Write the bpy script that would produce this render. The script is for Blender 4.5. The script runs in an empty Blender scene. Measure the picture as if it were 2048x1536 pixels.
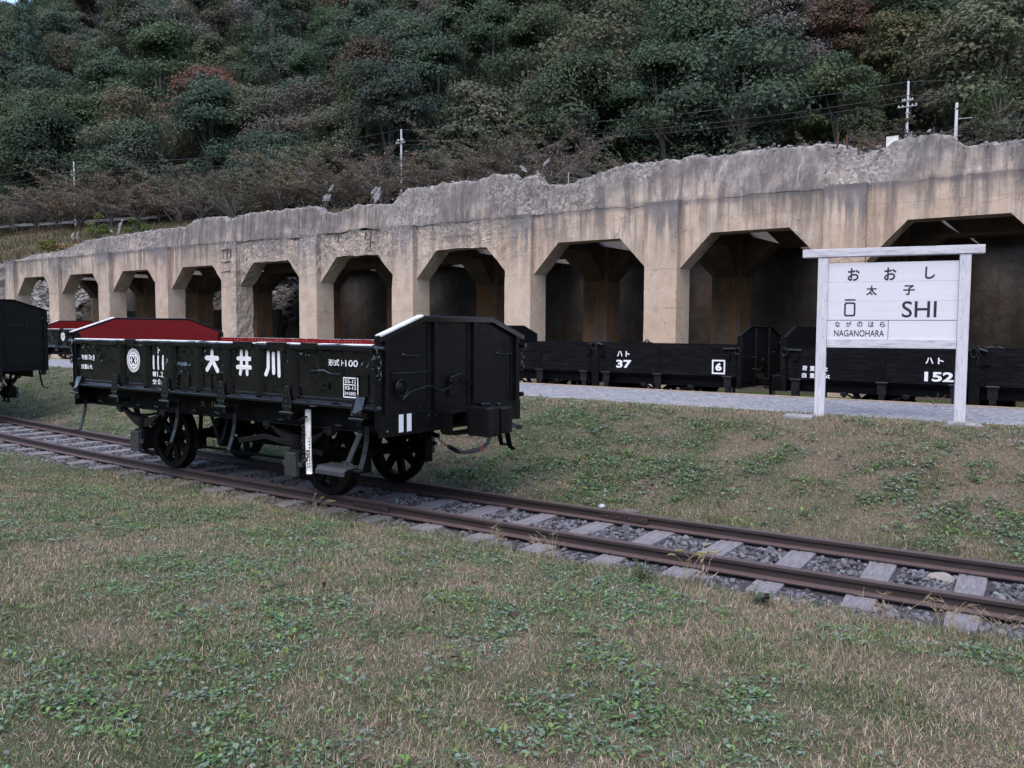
import bpy, bmesh, math, random
import numpy as np
from mathutils import Vector, Matrix

SC = bpy.context.scene
COL = SC.collection
PI = math.pi

# ------------------------------------------------------------------ camera, sky, light
cam_d = bpy.data.cameras.new("camera")
cam = bpy.data.objects.new("camera", cam_d)
COL.objects.link(cam)
yaw, pitch, roll = 0.628, -0.0657, 0.0048
fw = Vector((-math.sin(yaw) * math.cos(pitch), math.cos(yaw) * math.cos(pitch), math.sin(pitch)))
rt = Vector((math.cos(yaw), math.sin(yaw), 0))
up = rt.cross(fw)
rt, up = math.cos(roll) * rt + math.sin(roll) * up, -math.sin(roll) * rt + math.cos(roll) * up
CAMLOC = Vector((6.8431, -7.2489, 1.9378))
cam.matrix_world = Matrix(((rt.x, up.x, -fw.x, CAMLOC.x), (rt.y, up.y, -fw.y, CAMLOC.y),
                           (rt.z, up.z, -fw.z, CAMLOC.z), (0, 0, 0, 1)))
cam_d.sensor_width = 36
cam_d.lens = 36 * 1697 / 2048
cam_d.clip_start, cam_d.clip_end = 0.1, 3000
SC.camera = cam

SUN_EL, SUN_AZ = math.radians(58), math.radians(165)
world = bpy.data.worlds.new("World")
SC.world = world
world.use_nodes = True
wn = world.node_tree
bg = wn.nodes["Background"]
sky = wn.nodes.new("ShaderNodeTexSky")
sky.sky_type = 'NISHITA'
sky.sun_disc = False
sky.sun_elevation = SUN_EL
sky.sun_rotation = SUN_AZ
sky.air_density = 1.0
sky.dust_density = 2.0
sky.ozone_density = 1.6
wn.links.new(sky.outputs[0], bg.inputs[0])
bg.inputs[1].default_value = 0.15
sl = bpy.data.lights.new("sun", 'SUN')
sl.energy = 0.5
sl.angle = math.radians(70)
sl.color = (1.0, 0.95, 0.94)
sun = bpy.data.objects.new("sun", sl)
COL.objects.link(sun)
sd = Vector((math.sin(SUN_AZ) * math.cos(SUN_EL), math.cos(SUN_AZ) * math.cos(SUN_EL), math.sin(SUN_EL)))
sun.rotation_euler = sd.to_track_quat('Z', 'Y').to_euler()
sun.location = (0, -20, 40)
SC.view_settings.view_transform = 'Standard'
SC.view_settings.look = 'None'
SC.view_settings.gamma = 1
SC.view_settings.exposure = 1.5
SC.cycles.max_bounces = 6
SC.cycles.use_denoising = True

# ------------------------------------------------------------------ noise
def _hash(i, j, k, s):
    n = (i * 374761393 + j * 668265263 + k * 2147483647 + s * 1274126177) & 0xffffffff
    n = ((n ^ (n >> 13)) * 1274126177) & 0xffffffff
    n = (n ^ (n >> 16)) & 0xffff
    return n / 65535.0

def vnoise(P, seed=0):
    P = np.asarray(P, dtype=np.float64)
    I = np.floor(P).astype(np.int64)
    f = P - I
    f = f * f * (3 - 2 * f)
    out = 0
    for a in (0, 1):
        for b in (0, 1):
            for c in (0, 1):
                w = (f[:, 0] if a else 1 - f[:, 0]) * (f[:, 1] if b else 1 - f[:, 1]) * (f[:, 2] if c else 1 - f[:, 2])
                out = out + w * _hash(I[:, 0] + a, I[:, 1] + b, I[:, 2] + c, seed)
    return out

def fbm(P, seed=0, oct=4):
    P = np.asarray(P, dtype=np.float64)
    out, amp, tot = 0, 1.0, 0
    for o in range(oct):
        out = out + amp * vnoise(P * (2.03 ** o) + 17.3 * o, seed + o)
        tot += amp
        amp *= .5
    return out / tot

def n2(x, y, sc, seed=0, oct=4):
    x = np.asarray(x, float); y = np.asarray(y, float)
    return fbm(np.stack([x * sc, y * sc, 0 * x + .37], -1).reshape(-1, 3), seed, oct).reshape(x.shape)

def sstep(a, b, x):
    t = np.clip((x - a) / (b - a), 0, 1)
    return t * t * (3 - 2 * t)

# ------------------------------------------------------------------ mesh helpers
def link(name, me, parent=None, loc=None):
    o = bpy.data.objects.new(name, me)
    COL.objects.link(o)
    if parent is not None:
        o.parent = parent
    if loc is not None:
        o.location = loc
    return o

def tag(o, label=None, cat=None, group=None, kind=None):
    if label: o["label"] = label
    if cat: o["category"] = cat
    if group: o["group"] = group
    if kind: o["kind"] = kind
    return o

def thing(name, label, cat, loc=(0, 0, 0), rz=0, group=None):
    o = link(name, None)
    o.empty_display_size = .2
    o.location = loc
    o.rotation_euler = (0, 0, rz)
    return tag(o, label, cat, group)

def copy_tree(o, parent=None):
    c = o.copy()
    COL.objects.link(c)
    if parent is not None:
        c.parent = parent
    for ch in list(o.children):
        copy_tree(ch, c)
    return c

def raw_mesh(name, V, F, mats, col=None, smooth=False, fmat=None):
    """V (n,3), F (m,k) with k=3 or 4, one array"""
    V = np.ascontiguousarray(V, np.float32); F = np.ascontiguousarray(F, np.int32)
    me = bpy.data.meshes.new(name)
    k = F.shape[1]
    me.vertices.add(len(V)); me.vertices.foreach_set('co', V.ravel())
    me.loops.add(F.size); me.loops.foreach_set('vertex_index', F.ravel())
    me.polygons.add(len(F))
    me.polygons.foreach_set('loop_start', np.arange(0, F.size, k, dtype=np.int32))
    if smooth is False:
        me.polygons.foreach_set('use_smooth', np.zeros(len(F), bool))
    else:
        me.polygons.foreach_set('use_smooth', np.ones(len(F), bool))
    for m in (mats if isinstance(mats, (list, tuple)) else [mats]):
        me.materials.append(m)
    if fmat is not None:
        me.polygons.foreach_set('material_index', np.asarray(fmat, np.int32))
    me.update(calc_edges=True)
    if col is not None:
        a = me.color_attributes.new('Col', 'FLOAT_COLOR', 'POINT')
        c4 = np.ones((len(V), 4), np.float32); c4[:, :3] = col
        a.data.foreach_set('color', c4.ravel())
    return me

class MB:
    def __init__(self):
        self.v, self.f, self.m = [], [], []
    def add(self, V, F, mi=0):
        b = len(self.v)
        self.v += [tuple(p) for p in V]
        self.f += [tuple(b + i for i in f) for f in F]
        self.m += [mi] * len(F)
        return self
    def box(self, x0, x1, y0, y1, z0, z1, mi=0):
        V = [(x, y, z) for x in (x0, x1) for y in (y0, y1) for z in (z0, z1)]
        return self.add(V, [(0, 1, 3, 2), (4, 6, 7, 5), (0, 4, 5, 1), (2, 3, 7, 6), (0, 2, 6, 4), (1, 5, 7, 3)], mi)
    def bar(self, a, b, w, h, upv=(0, 0, 1), mi=0):
        """box along a->b, w across, h along upv"""
        a = Vector(a); b = Vector(b); d = (b - a).normalized(); u = Vector(upv)
        s = d.cross(u)
        if s.length < 1e-4: s = d.cross(Vector((0, 1, 0)))
        s.normalize(); u = s.cross(d)
        V = [p + s * (sx * w / 2) + u * (sz * h / 2) for p in (a, b) for sx in (-1, 1) for sz in (-1, 1)]
        return self.add(V, [(0, 1, 3, 2), (4, 6, 7, 5), (0, 4, 5, 1), (2, 3, 7, 6), (0, 2, 6, 4), (1, 5, 7, 3)], mi)
    def strip(self, pts, w, h, side=(1, 0, 0), mi=0):
        """flat bar following pts: width w along side, thickness h"""
        n = len(pts); P = [Vector(p) for p in pts]; s = Vector(side).normalized(); V = []
        for i in range(n):
            d = (P[min(i + 1, n - 1)] - P[max(i - 1, 0)]).normalized()
            t = s.cross(d).normalized()
            V += [P[i] + s * (a * w / 2) + t * (b * h / 2) for a, b in ((-1, -1), (1, -1), (1, 1), (-1, 1))]
        F = []
        for i in range(n - 1):
            for k in range(4):
                F.append((i * 4 + k, i * 4 + (k + 1) % 4, i * 4 + 4 + (k + 1) % 4, i * 4 + 4 + k))
        F += [(3, 2, 1, 0), tuple(4 * (n - 1) + k for k in range(4))]
        return self.add(V, F, mi)
    def tube(self, pts, r, n=8, mi=0, cap=True):
        P = [Vector(p) for p in pts]; m = len(P)
        rs = r if isinstance(r, (list, tuple)) else [r] * m
        V = []; ref = None
        for i in range(m):
            d = (P[min(i + 1, m - 1)] - P[max(i - 1, 0)])
            d = d.normalized() if d.length > 1e-9 else Vector((0, 0, 1))
            if ref is None:
                ref = Vector((0, 0, 1)) if abs(d.z) < .9 else Vector((1, 0, 0))
            s = d.cross(ref).normalized(); t = s.cross(d); ref = t
            V += [P[i] + (s * math.cos(2 * PI * k / n) + t * math.sin(2 * PI * k / n)) * rs[i] for k in range(n)]
        F = [(i * n + k, i * n + (k + 1) % n, i * n + n + (k + 1) % n, i * n + n + k) for i in range(m - 1) for k in range(n)]
        if cap:
            F += [tuple(range(n))[::-1], tuple((m - 1) * n + k for k in range(n))]
        return self.add(V, F, mi)
    def prism(self, poly, fn, d0, d1, mi=0):
        """extrude 2D polygon; fn(u,v,d)->xyz"""
        n = len(poly)
        V = [fn(u, v, d0) for u, v in poly] + [fn(u, v, d1) for u, v in poly]
        F = [tuple(range(n)), tuple(range(2 * n - 1, n - 1, -1))] + [(k, (k + 1) % n, n + (k + 1) % n, n + k) for k in range(n)]
        return self.add(V, F, mi)
    def lathe(self, prof, c, axis='y', n=28, mi=0):
        """prof list of (radius, along)"""
        V = []
        for r, a in prof:
            for k in range(n):
                t = 2 * PI * k / n; u, v = r * math.cos(t), r * math.sin(t)
                V.append({'y': (c[0] + u, c[1] + a, c[2] + v), 'x': (c[0] + a, c[1] + u, c[2] + v), 'z': (c[0] + u, c[1] + v, c[2] + a)}[axis])
        F = [(i * n + k, i * n + (k + 1) % n, i * n + n + (k + 1) % n, i * n + n + k) for i in range(len(prof) - 1) for k in range(n)]
        return self.add(V, F, mi)
    def torus(self, c, R, r, axis_u, axis_v, n=12, m=6, stretch=1.0, mi=0):
        u = Vector(axis_u); v = Vector(axis_v); w = u.cross(v); V = []; C = Vector(c)
        for i in range(n):
            t = 2 * PI * i / n; d = u * math.cos(t) + v * math.sin(t)
            for k in range(m):
                q = 2 * PI * k / m
                V.append(C + u * (math.cos(t) * R) + v * (math.sin(t) * R * stretch) + (d * math.cos(q) + w * math.sin(q)) * r)
        F = [(i * m + k, i * m + (k + 1) % m, ((i + 1) % n) * m + (k + 1) % m, ((i + 1) % n) * m + k) for i in range(n) for k in range(m)]
        return self.add(V, F, mi)
    def rivet(self, c, r, ax, mi=0):
        """low dome, ax = outward axis vector"""
        a = Vector(ax).normalized(); s = a.orthogonal().normalized(); t = a.cross(s); C = Vector(c)
        V = [C + (s * math.cos(k * PI / 3) + t * math.sin(k * PI / 3)) * r for k in range(6)]
        V += [C + a * r * .6 + (s * math.cos(k * PI / 3) + t * math.sin(k * PI / 3)) * r * .6 for k in range(6)]
        F = [(k, (k + 1) % 6, 6 + (k + 1) % 6, 6 + k) for k in range(6)] + [tuple(range(6, 12))]
        return self.add(V, F, mi)
    def build(self, name, mats, parent=None, bevel=0, smooth=False, loc=None, recalc=True):
        me = bpy.data.meshes.new(name)
        me.from_pydata([tuple(p) for p in self.v], [], self.f)
        for m in (mats if isinstance(mats, (list, tuple)) else [mats]):
            me.materials.append(m)
        me.polygons.foreach_set('material_index', self.m)
        if recalc:
            bm = bmesh.new(); bm.from_mesh(me)
            bmesh.ops.recalc_face_normals(bm, faces=bm.faces)
            bm.to_mesh(me); bm.free()
        if smooth:
            me.polygons.foreach_set('use_smooth', [True] * len(me.polygons))
        me.update()
        o = link(name, me, parent, loc)
        if bevel:
            b = o.modifiers.new('bevel', 'BEVEL')
            b.width = bevel; b.segments = 2; b.limit_method = 'ANGLE'; b.angle_limit = math.radians(40)
            b.harden_normals = False
        return o

def text_geo(body, height=1.0, bold=0.0, width=None):
    """returns verts (n,2) normalised so its bbox starts at 0,0 with given height (and width), plus faces"""
    c = bpy.data.curves.new('lettering', 'FONT')
    c.body = body
    c.offset = bold
    c.resolution_u = 4
    o = bpy.data.objects.new('lettering', c)
    COL.objects.link(o)
    dg = bpy.context.evaluated_depsgraph_get()
    me = bpy.data.meshes.new_from_object(o.evaluated_get(dg))
    V = np.array([v.co[:2] for v in me.vertices]); F = [tuple(p.vertices) for p in me.polygons]
    bpy.data.objects.remove(o); bpy.data.curves.remove(c); bpy.data.meshes.remove(me)
    lo, hi = V.min(0), V.max(0)
    V = V - lo
    s = height / (hi - lo)[1]
    V[:, 1] *= s
    V[:, 0] *= (width / (hi - lo)[0]) if width else s
    return V, F

def put_text(mb, body, fn, u, v, height, width=None, bold=0.0, mi=0):
    V, F = text_geo(body, height, bold, width)
    mb.add([fn(u + a, v + b) for a, b in V], F, mi)

def strokes(mb, lines, w, fn, mi=0, cap=5):
    """rounded flat strokes; lines = list of polylines in (u,v)"""
    for ln in lines:
        for (a, b) in zip(ln[:-1], ln[1:]):
            ang = math.atan2(b[1] - a[1], b[0] - a[0]); P = []
            for k in range(cap + 1):
                t = ang - PI / 2 + PI * k / cap
                P.append((b[0] + math.cos(t) * w / 2, b[1] + math.sin(t) * w / 2))
            for k in range(cap + 1):
                t = ang + PI / 2 + PI * k / cap
                P.append((a[0] + math.cos(t) * w / 2, a[1] + math.sin(t) * w / 2))
            mb.add([fn(*p) for p in P], [tuple(range(len(P)))], mi)

# ------------------------------------------------------------------ materials
def new_mat(name):
    m = bpy.data.materials.new(name); m.use_nodes = True
    nt = m.node_tree; p = nt.nodes['Principled BSDF']
    return m, nt, p

def N(nt, typ, **kw):
    n = nt.nodes.new('ShaderNode' + typ)
    for k, v in kw.items():
        if k in n.inputs.keys() if hasattr(n.inputs, 'keys') else False:
            n.inputs[k].default_value = v
        else:
            setattr(n, k, v)
    return n

def coords(nt, scale=(1, 1, 1), kind='Object'):
    tc = N(nt, 'TexCoord'); mp = N(nt, 'Mapping'); mp.inputs['Scale'].default_value = scale
    nt.links.new(tc.outputs[kind], mp.inputs['Vector'])
    return mp.outputs['Vector']

def noise(nt, vec, scale, detail=6, rough=.6, dist=0):
    n = N(nt, 'TexNoise'); n.inputs['Scale'].default_value = scale; n.inputs['Detail'].default_value = detail
    n.inputs['Roughness'].default_value = rough; n.inputs['Distortion'].default_value = dist
    nt.links.new(vec, n.inputs['Vector'])
    return n.outputs['Fac']

def ramp(nt, fac, stops):
    r = N(nt, 'ValToRGB'); e = r.color_ramp.elements
    while len(e) < len(stops): e.new(.5)
    for q, (pos, c) in zip(e, stops):
        q.position = pos; q.color = (c[0], c[1], c[2], 1) if isinstance(c, (tuple, list)) else (c, c, c, 1)
    nt.links.new(fac, r.inputs[0])
    return r.outputs[0]

def mix(nt, fac, a, b, mode='MIX'):
    m = N(nt, 'Mix', data_type='RGBA', blend_type=mode)
    for sock, val in ((m.inputs[0], fac), (m.inputs[6], a), (m.inputs[7], b)):
        if isinstance(val, (int, float)): sock.default_value = val
        elif isinstance(val, tuple): sock.default_value = (*val, 1)
        else: nt.links.new(val, sock)
    return m.outputs[2]

def bump(nt, p, h, strength=.3, dist=.01):
    b = N(nt, 'Bump'); b.inputs['Strength'].default_value = strength; b.inputs['Distance'].default_value = dist
    nt.links.new(h, b.inputs['Height']); nt.links.new(b.outputs[0], p.inputs['Normal'])

def paint(name, c1, c2, rough, sc=6, bs=.15, bd=.004, spec=.5, rr=.12, bsc=None):
    m, nt, p = new_mat(name)
    v = coords(nt); n = noise(nt, v, sc)
    nt.links.new(ramp(nt, n, [(.35, c1), (.65, c2)]), p.inputs['Base Color'])
    nt.links.new(ramp(nt, noise(nt, v, sc * 2.3), [(.3, max(rough - rr, .05)), (.7, rough + rr)]), p.inputs['Roughness'])
    p.inputs['Specular IOR Level'].default_value = spec
    bump(nt, p, noise(nt, v, bsc or sc * 5, 3), bs, bd)
    return m

M_GLOSS = paint('gloss black paint', (.004, .004, .0045), (.007, .007, .008), .09, 7, .25, .003, .62, .04, 24)
M_MATTE = paint('dull black paint', (.0025, .0025, .003), (.005, .005, .0058), .5, 5, .2, .004, .12)
M_ENDPL = paint('end plate black paint', (.003, .003, .0036), (.006, .006, .0072), .34, 4, .15, .006, .25, .1, 9)
M_GREYBK = paint('worn black steel', (.006, .006, .0068), (.014, .014, .0155), .36, 9, .2, .004, .3)
M_AXLE = paint('grey black steel cover', (.024, .025, .028), (.042, .043, .047), .4, 12, .2, .003)
M_RED = paint('dark red oxide paint', (.155, .0065, .0065), (.185, .008, .008), .5, 3, .1, .003, .25)
M_WHITE = paint('white lettering paint', (.72, .72, .73), (.8, .8, .8), .5, 20, .05, .001)
M_GOLD = paint('faded yellow lettering', (.25, .19, .06), (.33, .25, .09), .6, 20, .05, .001)
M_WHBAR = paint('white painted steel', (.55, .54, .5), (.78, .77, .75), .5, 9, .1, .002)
M_RUBBER = paint('rubber hose', (.03, .027, .03), (.06, .05, .055), .6, 12, .1, .002)
M_REDBAND = paint('red tape', (.25, .04, .04), (.3, .06, .06), .5, 12)
M_WHEEL = paint('oily wheel steel', (.003, .0028, .0026), (.008, .007, .006), .6, 14, .2, .003, .12)

def rust_mat():
    m, nt, p = new_mat('rusted rail steel')
    v = coords(nt, (.5, 3, 3)); n = noise(nt, v, 9, 8, .7); n_ = noise(nt, coords(nt), 70, 4, .7)
    c = ramp(nt, n, [(.3, (.016, .010, .010)), (.55, (.030, .018, .018)), (.75, (.050, .028, .025))])
    nt.links.new(mix(nt, .35, c, ramp(nt, n_, [(.3, (.014, .009, .008)), (.7, (.058, .038, .035))])), p.inputs['Base Color'])
    g_ = N(nt, 'NewGeometry'); s_ = N(nt, 'SeparateXYZ'); nt.links.new(g_.outputs['Normal'], s_.inputs[0])
    gt = N(nt, 'MapRange'); nt.links.new(s_.outputs[2], gt.inputs[0]); gt.inputs[1].default_value = .6; gt.inputs[2].default_value = .95
    old = p.inputs['Base Color'].links[0].from_socket
    nt.links.new(mix(nt, gt.outputs[0], old, ramp(nt, n_, [(.3, (.055, .034, .034)), (.7, (.12, .078, .074))])), p.inputs['Base Color'])
    p.inputs['Roughness'].default_value = .62
    bump(nt, p, n_, .35, .003)
    return m
M_RUST = rust_mat()

def wood_mat(name, cols, scale=(1.2, 22, 22), rough=.8, bs=.5, bd=.004):
    m, nt, p = new_mat(name)
    v = coords(nt, scale); n = noise(nt, v, 3.2, 7, .65, .3); b = noise(nt, coords(nt), 4, 4)
    c = ramp(nt, n, [(.28, cols[0]), (.5, cols[1]), (.72, cols[2])])
    nt.links.new(mix(nt, ramp(nt, b, [(.35, .0), (.7, .45)]), c, cols[3]), p.inputs['Base Color'])
    p.inputs['Specular IOR Level'].default_value = .0 if 'black' in name else .1
    p.inputs['Roughness'].default_value = rough
    bump(nt, p, n, bs, bd)
    return m
M_SLEEPER = wood_mat('weathered sleeper wood', [(.085, .075, .08), (.20, .183, .19), (.29, .272, .28), (.14, .128, .132)], (25, 1.5, 25))
M_PLANK = wood_mat('black stained planks', [(.004, .004, .0048), (.010, .0098, .0115), (.022, .021, .0245), (.006, .006, .007)], (1.2, 14, 14), .62, .4, .003)
M_SIGNWOOD = wood_mat('weathered white painted wood', [(.38, .37, .41), (.58, .565, .61), (.65, .635, .67), (.5, .485, .53)], (9, 9, 1.4), .6, .35, .002)
M_SIGNBEAM = wood_mat('worn white painted wood beam', [(.25, .235, .255), (.56, .545, .585), (.65, .635, .665), (.4, .385, .42)], (1.4, 9, 9), .6, .35, .002)
M_SIGNBD = wood_mat('white sign board', [(.62, .605, .65), (.66, .645, .69), (.68, .665, .71), (.63, .615, .66)], (.6, 6, 6), .5, .1, .001)
M_INK = paint('dark blue black sign paint', (.012, .012, .02), (.018, .018, .028), .5, 15, .05, .001)
M_CURB = wood_mat('platform edge timber', [(.22, .16, .11), (.33, .25, .18), (.4, .31, .23), (.28, .22, .17)], (1.5, 12, 12))

def concrete_mat():
    m, nt, p = new_mat('weathered concrete')
    v = coords(nt); L = nt.links
    sep = N(nt, 'SeparateXYZ'); L.new(v, sep.inputs[0])
    big = noise(nt, v, .55, 5, .6); mid = noise(nt, v, 2.4, 6, .65); fine = noise(nt, v, 26, 4, .7)
    streak = noise(nt, coords(nt, (3.2, 3.2, .28)), 1.3, 6, .7, .2)
    board = noise(nt, coords(nt, (.4, .4, 7)), 2.0, 3, .5)
    # cast base: tan with pale patches
    tan = ramp(nt, mid, [(.25, (.41, .30, .222)), (.45, (.55, .42, .322)), (.62, (.62, .49, .39)), (.8, (.66, .56, .475))])
    tan = mix(nt, ramp(nt, big, [(.42, 0.0), (.68, .55)]), tan, (.50, .33, .205))
    tan = mix(nt, ramp(nt, board, [(.4, 0.0), (.75, .25)]), tan, (.47, .40, .34))
    grey = ramp(nt, mid, [(.25, (.115, .10, .094)), (.5, (.215, .19, .176)), (.75, (.335, .297, .27))])
    # weather line follows the ledge height with noise
    ma = N(nt, 'Math', operation='MULTIPLY_ADD'); L.new(big, ma.inputs[0]); ma.inputs[1].default_value = 2.8; ma.inputs[2].default_value = -1.4
    zz = N(nt, 'Math', operation='ADD'); L.new(sep.outputs[2], zz.inputs[0]); L.new(ma.outputs[0], zz.inputs[1])
    mr = N(nt, 'MapRange'); L.new(zz.outputs[0], mr.inputs[0]); mr.inputs[1].default_value = 4.5; mr.inputs[2].default_value = 5.55
    # left (far) end is greyer
    mx = N(nt, 'MapRange'); L.new(sep.outputs[0], mx.inputs[0]); mx.inputs[1].default_value = -4; mx.inputs[2].default_value = -26
    mx.inputs[3].default_value = 0; mx.inputs[4].default_value = .45
    ad = N(nt, 'Math', operation='MULTIPLY'); L.new(mx.outputs[0], ad.inputs[0]); L.new(big, ad.inputs[1])
    s = N(nt, 'Math', operation='ADD', use_clamp=True); L.new(mr.outputs[0], s.inputs[0]); L.new(ad.outputs[0], s.inputs[1])
    c = mix(nt, s.outputs[0], tan, grey)
    # dark vertical run-off stains under the top and under the ledge
    zmask = N(nt, 'MapRange'); L.new(sep.outputs[2], zmask.inputs[0]); zmask.inputs[1].default_value = 2.9; zmask.inputs[2].default_value = 5.1; zmask.inputs[4].default_value = .9
    smask = ramp(nt, streak, [(.43, 0.0), (.58, .9)])
    run = N(nt, 'Attribute', attribute_name='run'); zm = N(nt, 'Math', operation='MAXIMUM'); L.new(zmask.outputs[0], zm.inputs[0]); L.new(run.outputs['Fac'], zm.inputs[1])
    mm = N(nt, 'Math', operation='MULTIPLY'); L.new(zm.outputs[0], mm.inputs[0]); L.new(smask, mm.inputs[1])
    mm_old = N(nt, 'Math', operation='MULTIPLY'); L.new(zmask.outputs[0], mm_old.inputs[0])
    c = mix(nt, mm.outputs[0], c, (.095, .088, .09))
    pale = ramp(nt, noise(nt, coords(nt, (4, 4, .35)), 1.7, 5, .7), [(.58, 0.0), (.7, .5)])
    c = mix(nt, pale, c, (.52, .46, .42))
    # dark grey weathering on the heads of the projecting piers
    yl = N(nt, 'Math', operation='LESS_THAN'); L.new(sep.outputs[1], yl.inputs[0]); yl.inputs[1].default_value = 12.075
    zp_ = N(nt, 'MapRange', interpolation_type='SMOOTHSTEP'); za = N(nt, 'Math', operation='MULTIPLY_ADD'); L.new(streak, za.inputs[0]); za.inputs[1].default_value = 2.6; L.new(sep.outputs[2], za.inputs[2])
    L.new(za.outputs[0], zp_.inputs[0]); zp_.inputs[1].default_value = 5.55; zp_.inputs[2].default_value = 6.1
    zy = N(nt, 'Math', operation='MULTIPLY'); L.new(zp_.outputs[0], zy.inputs[0]); L.new(yl.outputs[0], zy.inputs[1])
    zy2 = N(nt, 'Math', operation='MULTIPLY'); L.new(zy.outputs[0], zy2.inputs[0]); zy2.inputs[1].default_value = .8
    c = mix(nt, zy2.outputs[0], c, ramp(nt, mid, [(.3, (.12, .11, .115)), (.7, (.25, .23, .23))]))
    # ledge line stain
    lz = N(nt, 'MapRange', interpolation_type='SMOOTHSTEP'); 
    dz = N(nt, 'Math', operation='SUBTRACT'); L.new(sep.outputs[2], dz.inputs[0]); dz.inputs[1].default_value = 5.03
    az = N(nt, 'Math', operation='ABSOLUTE'); L.new(dz.outputs[0], az.inputs[0]); L.new(az.outputs[0], lz.inputs[0])
    lz.inputs[1].default_value = .16; lz.inputs[2].default_value = .0
    l2 = N(nt, 'Math', operation='MULTIPLY'); L.new(lz.outputs[0], l2.inputs[0]); L.new(ramp(nt, mid, [(.35, 0.1), (.6, .85)]), l2.inputs[1])
    c = mix(nt, l2.outputs[0], c, (.11, .10, .105))
    # exposed aggregate
    vo = N(nt, 'TexVoronoi'); vo.inputs['Scale'].default_value = 17; L.new(v, vo.inputs['Vector'])
    agg = mix(nt, .75, c, ramp(nt, vo.outputs['Color'], [(.15, (.09, .085, .085)), (.5, (.28, .25, .23)), (.9, (.55, .51, .47))]))
    er = N(nt, 'Attribute', attribute_name='erode')
    em = N(nt, 'Math', operation='MULTIPLY_ADD', use_clamp=True); L.new(mid, em.inputs[0]); em.inputs[1].default_value = 2.4; em.inputs[2].default_value = -1.15
    e2 = N(nt, 'Math', operation='MULTIPLY', use_clamp=True); L.new(er.outputs['Fac'], e2.inputs[0]); L.new(em.outputs[0], e2.inputs[1])
    e3 = N(nt, 'Math', operation='MULTIPLY_ADD', use_clamp=True); L.new(er.outputs['Fac'], e3.inputs[0]); e3.inputs[1].default_value = .55; L.new(e2.outputs[0], e3.inputs[2])
    c = mix(nt, e3.outputs[0], c, agg)
    c = mix(nt, ramp(nt, fine, [(.3, .28), (.5, 0.0)]), c, (.12, .10, .09))
    # casting joints and hairline cracks
    for zj, amt in ((3.41, .7), (2.45, .5), (1.55, .4), (4.62, .35)):
        jm = N(nt, 'Math', operation='MULTIPLY_ADD'); L.new(mid, jm.inputs[0]); jm.inputs[1].default_value = .10; jm.inputs[2].default_value = -.05 - zj
        ja = N(nt, 'Math', operation='ADD'); L.new(jm.outputs[0], ja.inputs[0]); L.new(sep.outputs[2], ja.inputs[1])
        jb = N(nt, 'Math', operation='ABSOLUTE'); L.new(ja.outputs[0], jb.inputs[0])
        jr = N(nt, 'MapRange'); L.new(jb.outputs[0], jr.inputs[0]); jr.inputs[1].default_value = .012; jr.inputs[2].default_value = .004
        jg = N(nt, 'Math', operation='MULTIPLY'); L.new(jr.outputs[0], jg.inputs[0]); L.new(ramp(nt, big, [(.42, 0.0), (.55, amt)]), jg.inputs[1])
        c = mix(nt, jg.outputs[0], c, (.13, .095, .07))
    cv = N(nt, 'TexVoronoi', feature='DISTANCE_TO_EDGE'); cv.inputs['Scale'].default_value = .55
    nz_ = N(nt, 'TexNoise'); nz_.inputs['Scale'].default_value = 2.2; nz_.inputs['Detail'].default_value = 6; L.new(v, nz_.inputs['Vector'])
    va = N(nt, 'VectorMath', operation='MULTIPLY_ADD'); L.new(nz_.outputs['Color'], va.inputs[0]); va.inputs[1].default_value = (.7, .7, .7); L.new(v, va.inputs[2]); L.new(va.outputs[0], cv.inputs['Vector'])
    cr = N(nt, 'MapRange'); L.new(cv.outputs['Distance'], cr.inputs[0]); cr.inputs[1].default_value = .009; cr.inputs[2].default_value = .002; cr.inputs[4].default_value = .55
    cg = N(nt, 'Math', operation='MULTIPLY'); L.new(cr.outputs[0], cg.inputs[0]); L.new(ramp(nt, mid, [(.48, 0.0), (.58, 1.0)]), cg.inputs[1])
    c = mix(nt, cg.outputs[0], c, (.12, .09, .075))
    L.new(c, p.inputs['Base Color'])
    p.inputs['Roughness'].default_value = .92
    p.inputs['Specular IOR Level'].default_value = .2
    hv = N(nt, 'Math', operation='MULTIPLY_ADD'); L.new(vo.outputs['Distance'], hv.inputs[0]); hv.inputs[1].default_value = -.6; L.new(fine, hv.inputs[2])
    eb = N(nt, 'Math', operation='MULTIPLY_ADD'); L.new(e3.outputs[0], eb.inputs[0]); eb.inputs[1].default_value = .75; eb.inputs[2].default_value = .10
    b = N(nt, 'Bump'); b.inputs['Distance'].default_value = .03; L.new(eb.outputs[0], b.inputs['Strength'])
    L.new(hv.outputs[0], b.inputs['Height']); L.new(b.outputs[0], p.inputs['Normal'])
    return m
M_CONC = concrete_mat()

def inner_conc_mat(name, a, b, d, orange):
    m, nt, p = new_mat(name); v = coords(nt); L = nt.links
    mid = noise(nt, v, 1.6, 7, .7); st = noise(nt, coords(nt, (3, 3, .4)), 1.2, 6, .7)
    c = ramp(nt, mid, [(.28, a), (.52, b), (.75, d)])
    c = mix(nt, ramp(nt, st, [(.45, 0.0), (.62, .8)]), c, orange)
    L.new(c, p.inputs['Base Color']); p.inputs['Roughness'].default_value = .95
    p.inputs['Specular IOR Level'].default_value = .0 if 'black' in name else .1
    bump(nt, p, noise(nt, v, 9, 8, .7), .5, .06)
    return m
M_INNER = inner_conc_mat('dark inner concrete', (.07, .062, .055), (.13, .112, .095), (.19, .165, .14), (.16, .10, .06))  # darker than the outer concrete, with brown streaks
M_INCOL = inner_conc_mat('rust stained inner concrete', (.11, .09, .072), (.20, .155, .115), (.28, .225, .175), (.38, .175, .055))
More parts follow.
